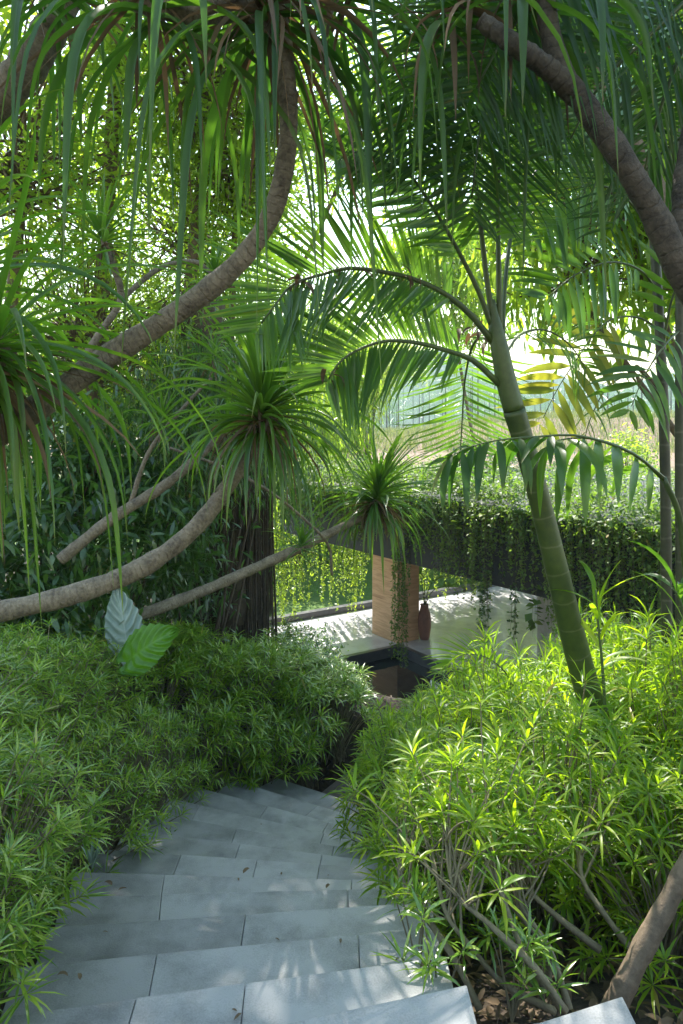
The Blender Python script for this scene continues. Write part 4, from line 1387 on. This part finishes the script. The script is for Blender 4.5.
def roof_green():
    # mass on top and over the edge
    mb, ms = MB(), MB()
    n = 26000
    a = np.where(U(0, 1, n) < .5, np.abs(rng.normal(0, 1.0, n)) % 8.5, U(0, 9.3, n))
    b = U(0, 12, n)
    hump = .26 + .2 * np.sin(b * 1.3 + a) * np.cos(a * 1.1) + .16 * np.sin(b * 3.7 + a * 2) + .1 * np.sin(b * 9)
    z = RT - .06 + U(0, 1, n) ** .6 * np.maximum(hump, .05) * 1.3
    xy = RC + UU * (a[:, None] - .22) + VV * b[:, None]
    straps(mb, np.c_[xy, z], U(0, 6.28, n), U(-.3, 1.2, n), U(.2, 1.0, n), U(.05, .11, n), U(.03, .06, n), 2, broad, .25, U(-.5, .5, n), flat=True)
    n = 5500
    b = U(0, 12, n)
    dn = np.abs(rng.normal(0, .26, n)) * (1 + .5 * np.sin(b * 4.1))
    xy = RC + UU * (-.04 - np.abs(rng.normal(0, .10, n)))[:, None] + VV * b[:, None]
    straps(mb, np.c_[xy, RT + .05 - dn], U(0, 6.28, n), U(-1.3, .5, n), U(.2, .9, n), U(.05, .11, n), U(.03, .06, n), 2, broad, .25, U(-.5, .5, n), flat=True)
    m = 620
    b = U(.2, 12, m)
    tops = np.c_[RC + UU * (-.05 - np.abs(rng.normal(0, .1, m)))[:, None] + VV * b[:, None], RT + U(-.2, .1, m)]
    ln = U(.4, 1.5, m) * (1 + .25 * np.sin(b * 2.3)) * np.interp(b, [0, 2, 4, 6, 8, 12], [.5, .5, .52, .8, 1.2, 1.4])
    strands(mb, ms, tops, ln, 44, .062, .036, mi=1)
    m2 = 420
    b2 = U(.1, 12, m2); a2 = np.abs(rng.normal(0, .9, m2))
    strands(mb, ms, np.c_[RC + UU * a2[:, None] + VV * b2[:, None], np.full(m2, RT + .1)], -U(.15, .55, m2), 40, .07, .04, .16, mi=1)
    o = mb.build("roof_creeper", [M['creeper'], M['runner_lit']])
    tag(o, "creeper covering the planted roof and spilling over its dark edge", "creeper", None, "stuff")
    o2 = ms.build("stem", M['twig'], o)


roof_green()


def curtain():
    mb, ms = MB(), MB()
    m = 300
    a = U(-.2, 9, m)
    tops = np.c_[RC + UU * a[:, None] + VV * (-.06 - np.abs(rng.normal(0, .15, m)))[:, None], RZ + U(.2, .9, m)]
    ln = U(.9, 2.9, m) * (1 + .2 * np.sin(a * 4))
    strands(mb, ms, tops, ln, 46, .085, .036, .04)
    o = mb.build("vine_curtain", M['weep'])
    tag(o, "sunlit yellow-green vines hanging like a curtain beyond the terrace", "vines", None, "stuff")
    ms.build("stem", M['twig'], o)


curtain()


def hanging_vine(label, top, ln, n, per, L, W, mat='shade', sway=.05):
    top = np.asarray(top, float)
    t = thing("hanging_vine", label, "vine", top)
    mb, ms = MB(), MB()
    tops = top + rng.normal(0, sway, (n, 3)) * [1, 1, .3]
    strands(mb, ms, tops, ln * U(.7, 1.05, n), per, L, W, sway * .5)
    ms.build("stem", M['twig'], t)
    mb.build("foliage", M[mat], t)


def edge_pt(px, z):
    """point on the roof edge line seen at column px, at height z"""
    o = RC - UU * .12
    q = (px - CX) / F
    s = (q * o[1] - o[0]) / (VV[0] - q * VV[1])
    xy = o + VV * s
    return np.array([xy[0], xy[1], z])


hanging_vine("thick dark green vine hanging straight down in front of the orange earth column", edge_pt(401, RZ + .5), 2.3, 12, 60, .06, .035, 'creeper', .07)
hanging_vine("dark lacy vine dangling below the roof over the pale floor, thickest of those there", edge_pt(484, RZ + .3), 1.35, 8, 40, .065, .04, 'shade', .07)
hanging_vine("thin dark vine dangling over the pale floor between the lacy vine and the concrete wall", edge_pt(516, RZ + .2), 1.0, 4, 34, .06, .04, 'shade', .05)
hanging_vine("vine with broad heart-shaped leaves hanging at the corner of the concrete wall", edge_pt(534, RZ + .2), .8, 3, 12, .15, .12, 'creeper', .05)
hanging_vine("slender pale vine dangling in front of the dark roof edge beside the bushy rosette", edge_pt(421, RT - .1), 1.0, 2, 40, .05, .03, 'creeper', .03)
for px, py, lab in ((458, 527, "round yellow-green leaves catching sun low on the roof creeper"), (487, 513, "round yellow-green leaves catching sun near the top of the roof creeper")):
    p = edge_pt(px, 0) ; p = P(px, py, p[1] - .1)
    t = thing("creeper_sprig", lab, "leaves", p)
    mb = MB()
    straps(mb, p + rng.normal(0, .05, (9, 3)), U(0, 6.28, 9), U(-.1, .6, 9), .4, U(.1, .18, 9), U(.09, .14, 9), 4, broad, .2)
    mb.build("blade", M['weep'], t)
    mb = MB(); tubes_many(mb, np.repeat((p + [0, .2, .1])[None], 5, 0), np.repeat(p[None], 5, 0), p + rng.normal(0, .05, (5, 3)), .004, .003, 4, 4)
    mb.build("stem", M['twig'], t)

# young bamboo-like shoots and the bush in front of the terrace
for lab, pix, n, mat in (("upright young shoot with bright blade leaves beside the green palm trunk", [(606, 720, 3.4), (602, 660, 3.4), (598, 620, 3.4), (596, 590, 3.4)], 9, 'bright'),
                         ("pale arching blade leaves on a cane standing before the concrete wall", [(690, 700, 3.0), (688, 640, 3.0), (680, 600, 3.0), (672, 588, 3.0)], 9, 'palm'),
                         ("leaf tuft of pale blades between the palm trunk and the concrete wall", [(596, 720, 3.7), (592, 690, 3.7), (590, 660, 3.7)], 10, 'bright')):
    pts = PP(pix)
    t = thing("young_shoot", lab, "plant", pts[0])
    mb = MB(); path = tube(mb, pts, np.linspace(.009, .004, len(pts)), 6, 16)
    mb.build("stem", M['palm_stem'], t)
    mb = MB()
    i = np.linspace(5, 15, n).astype(int)
    straps(mb, path[i], np.arange(n) * 2.6 + U(-.3, .3, n), U(.4, 1.3, n), U(.3, 1.2, n), U(.2, .36, n), .03, 7, lance, .3)
    mb.build("foliage", M[mat], t)
ff = thing("fern_frond", "small arching green palm frond poking over the bushes in front of the pale floor", "palm frond", P(510, 690, 4.2))
px_frond(ff, [(520, 700, 4.2), (505, 672, 4.15), (485, 657, 4.1), (462, 655, 4.05), (444, 668, 4.0)], .24, .02, 20, 'bright', .2, .4, .8, (.1, .5), .006)


def front_bush(label, px, py, Y, rpx, ncl, mat):
    c = P(px, py, Y); r = np.asarray(rpx, float) / F * Y
    b = np.array([c[0], c[1], gz(c[0], c[1])])
    t = thing("leafy_bush", label, "bush", b)
    cl = c + unit(rng.normal(0, 1, (ncl, 3))) * np.cbrt(U(.05, 1, ncl))[:, None] * np.array([r[0], r[0] * .7, r[1]])
    mb = MB(); leaf_cloud(mb, cl, 40, .1, .085, .026, 2, lance, el=(-.8, .7))
    mb.build("foliage", M[mat], t)
    k = 20
    mb = MB(); tubes_many(mb, np.repeat(b[None], k, 0), (b + cl[:k]) / 2 + rng.normal(0, .1, (k, 3)), cl[:k], .012, .004, 4, 6)
    mb.build("stem", M['twig'], t)


front_bush("dark small-leaved bush between the hedge and the pool, below the curtain of vines", 305, 655, 9.3, (36, 20), 46, 'shade')
front_bush("small-leaved bush with a sunny top against the curtain of vines", 285, 640, 9.6, (20, 14), 24, 'creeper')

# bank behind the terrace
def bank_bush(label, x, y, h, r, mat):
    b = np.array([x, y, gz(x, y)])
    t = thing("bank_bush", label, "bush", b, "bushes on the bank behind the terrace")
    cl = b + [0, 0, h * .55] + unit(rng.normal(0, 1, (70, 3))) * np.array([r, r, h * .5]) * np.cbrt(U(.1, 1, 70))[:, None]
    mb = MB(); leaf_cloud(mb, cl, 34, .24, .2, .07, 2, broad)
    mb.build("foliage", M[mat], t)
    mb = MB(); tubes_many(mb, np.repeat(b[None], 20, 0), (b + cl[:20]) / 2, cl[:20], .03, .008, 5, 5)
    mb.build("stem", M['root'], t)


for i in range(15):
    bank_bush("leafy bush on the bank seen dimly through the vines behind the terrace", -5 + i * 1.25 + U(-.3, .3), 21.5 + U(0, 2.6) + .1 * i, U(2.0, 3.2), U(.9, 1.4), ['weep', 'broad', 'shade'][i % 3])

# ------------------------------------------------------------------ field, far trees, hills
n = 26000
x = U(-14, 46, n); y = 42 + 36 * U(0, 1, n) ** 1.0
keep = (x / y > -.25) & (x / y < .6)
x, y = x[keep], y[keep]
mb = MB()
straps(mb, np.c_[x, y, ground_z(x, y) - .05], U(0, 6.28, len(x)), U(.9, 1.5, len(x)), U(.2, 1.2, len(x)), U(.5, 1.3, len(x)), U(.03, .06, len(x)), 3, lance, .2, flat=True)
n = 3500
x = U(-6, 26, n); y = 27 + 16 * U(0, 1, n)
straps(mb, np.c_[x, y, ground_z(x, y) - .02], U(0, 6.28, n), U(.4, 1.4, n), U(.2, 1.2, n), U(.1, .32, n) * (1 + (np.sin(x * .7 + y) > .5)), .02, 2, lance, .2, flat=True)
tag(mb.build("field_grass", M['grass']), "tall pale green grass growing over the field beyond the roof", "grass", None, "stuff")


def far_wood():
    mb = MB()
    ms = MB()
    for i in range(150):
        y = U(95, 190); x = U(-.30, .62) * y
        z = gz(x, y)
        h = U(7, 15) * (1 + .35 * sstep(120, 190, y))
        r = h * U(.22, .36)
        k = 34
        cl = np.array([x, y, z + h * .5]) + unit(rng.normal(0, 1, (k, 3))) * np.array([r, r, h * .5]) * np.cbrt(U(.1, 1, k))[:, None]
        leaf_cloud(mb, cl, 22, r * .26, 1.1, .5, 1, broad)
        tubes_many(ms, [[x, y, z - .3]], [[x, y, z + h * .3]], [[x, y, z + h * .6]], .16, .06, 5, 4)
    o = mb.build("far_wood", M['shade'])
    tag(o, "hazy blue-green wood beyond the grassy field", "wood", None, "stuff")
    ms.build("trunk", M['root'], o)


far_wood()


def hills():
    nx, ny = 120, 24
    X = np.linspace(-300, 420, nx); Yv = np.linspace(230, 420, ny)
    XX, YY = np.meshgrid(X, Yv)
    ridge = 26 + 9 * np.sin(XX * .013 + 1) + 6 * np.sin(XX * .04) + 4 * np.sin(XX * .11 + 2)
    ZZ = ridge * sstep(230, 350, YY) * (1 - .5 * sstep(360, 420, YY)) + rng.normal(0, 1.6, XX.shape) - 1
    i = np.arange(ny - 1)[:, None] * nx; j = np.arange(nx - 1)[None]
    mb = MB(); mb.add(np.stack([XX, YY, ZZ], -1).reshape(-1, 3), np.stack([i + j, i + j + 1, i + nx + j + 1, i + nx + j], -1).reshape(-1, 4))
    m = simple_mat("forested_slope", (.035, .06, .025), .95)
    tag(mb.build("hills", m), "wooded hills fading into pale blue haze", None, None, "structure")


hills()

# ------------------------------------------------------------------ air
def haze():
    mb = MB()
    x0, x1, y0, y1, z0, z1 = -620, 620, -210, 910, -5, 60
    box(mb, ((x0 + x1) / 2, (y0 + y1) / 2, (z0 + z1) / 2), x1 - x0, y1 - y0, z1 - z0)
    m, nt, out = new_mat("thin_haze")
    v = nt.nodes.new("ShaderNodeVolumePrincipled")
    v.inputs["Color"].default_value = (.62, .80, 1, 1)
    v.inputs["Density"].default_value = .0008
    v.inputs["Anisotropy"].default_value = 0.
    lk(nt, v.outputs[0], out.inputs["Volume"])
    tag(mb.build("haze", m, None, False), "thin pale haze over the garden and field", None, None, "stuff")


USE_HAZE = True
if USE_HAZE:
    haze()

# ------------------------------------------------------------------ light, sky, camera
SUN_EL, SUN_AZ = R(54), R(-13)      # azimuth from straight ahead, towards the right positive
sd = np.array([math.sin(SUN_AZ) * math.cos(SUN_EL), math.cos(SUN_AZ) * math.cos(SUN_EL), math.sin(SUN_EL)])
sun = bpy.data.lights.new("sun", 'SUN')
sun.energy = 4.6
sun.angle = R(.5)
sun.color = (1, .95, .86)
so = bpy.data.objects.new("sun", sun)
COL.objects.link(so)
so.rotation_euler = Vector(-sd).to_track_quat('-Z', 'Y').to_euler()

w = bpy.data.worlds.new("World")
scene.world = w
w.use_nodes = True
nt = w.node_tree
nt.nodes.clear()
wo = nt.nodes.new("ShaderNodeOutputWorld")
bg = nt.nodes.new("ShaderNodeBackground")
sky = nt.nodes.new("ShaderNodeTexSky")
sky.sky_type = 'NISHITA'
sky.sun_disc = False
sky.sun_elevation = SUN_EL
sky.sun_rotation = SUN_AZ
sky.air_density = 2.2
sky.dust_density = .7
sky.ozone_density = 1.0
bg.inputs["Strength"].default_value = .15
lk(nt, sky.outputs[0], bg.inputs["Color"])
lk(nt, bg.outputs[0], wo.inputs["Surface"])

cam = bpy.data.cameras.new("camera")
cam.lens = 24
cam.sensor_width = 36
cam.sensor_fit = 'AUTO'
cam.shift_y = -(512 - HY) / 1024
cam.clip_start = .05
cam.clip_end = 3000
co = bpy.data.objects.new("camera", cam)
COL.objects.link(co)
co.location = (0, 0, EYE)
co.rotation_euler = (R(90), 0, 0)
scene.camera = co

scene.view_settings.view_transform = 'Standard'
scene.view_settings.look = 'None'
scene.view_settings.exposure = 1.72
scene.view_settings.gamma = 1
scene.view_settings.use_curve_mapping = False
scene.render.engine = 'CYCLES'
cy = scene.cycles
cy.max_bounces = 8
cy.diffuse_bounces = 3
cy.glossy_bounces = 3
cy.transmission_bounces = 6
cy.transparent_max_bounces = 8
cy.volume_bounces = 0
cy.use_denoising = True
cy.sample_clamp_indirect = 6
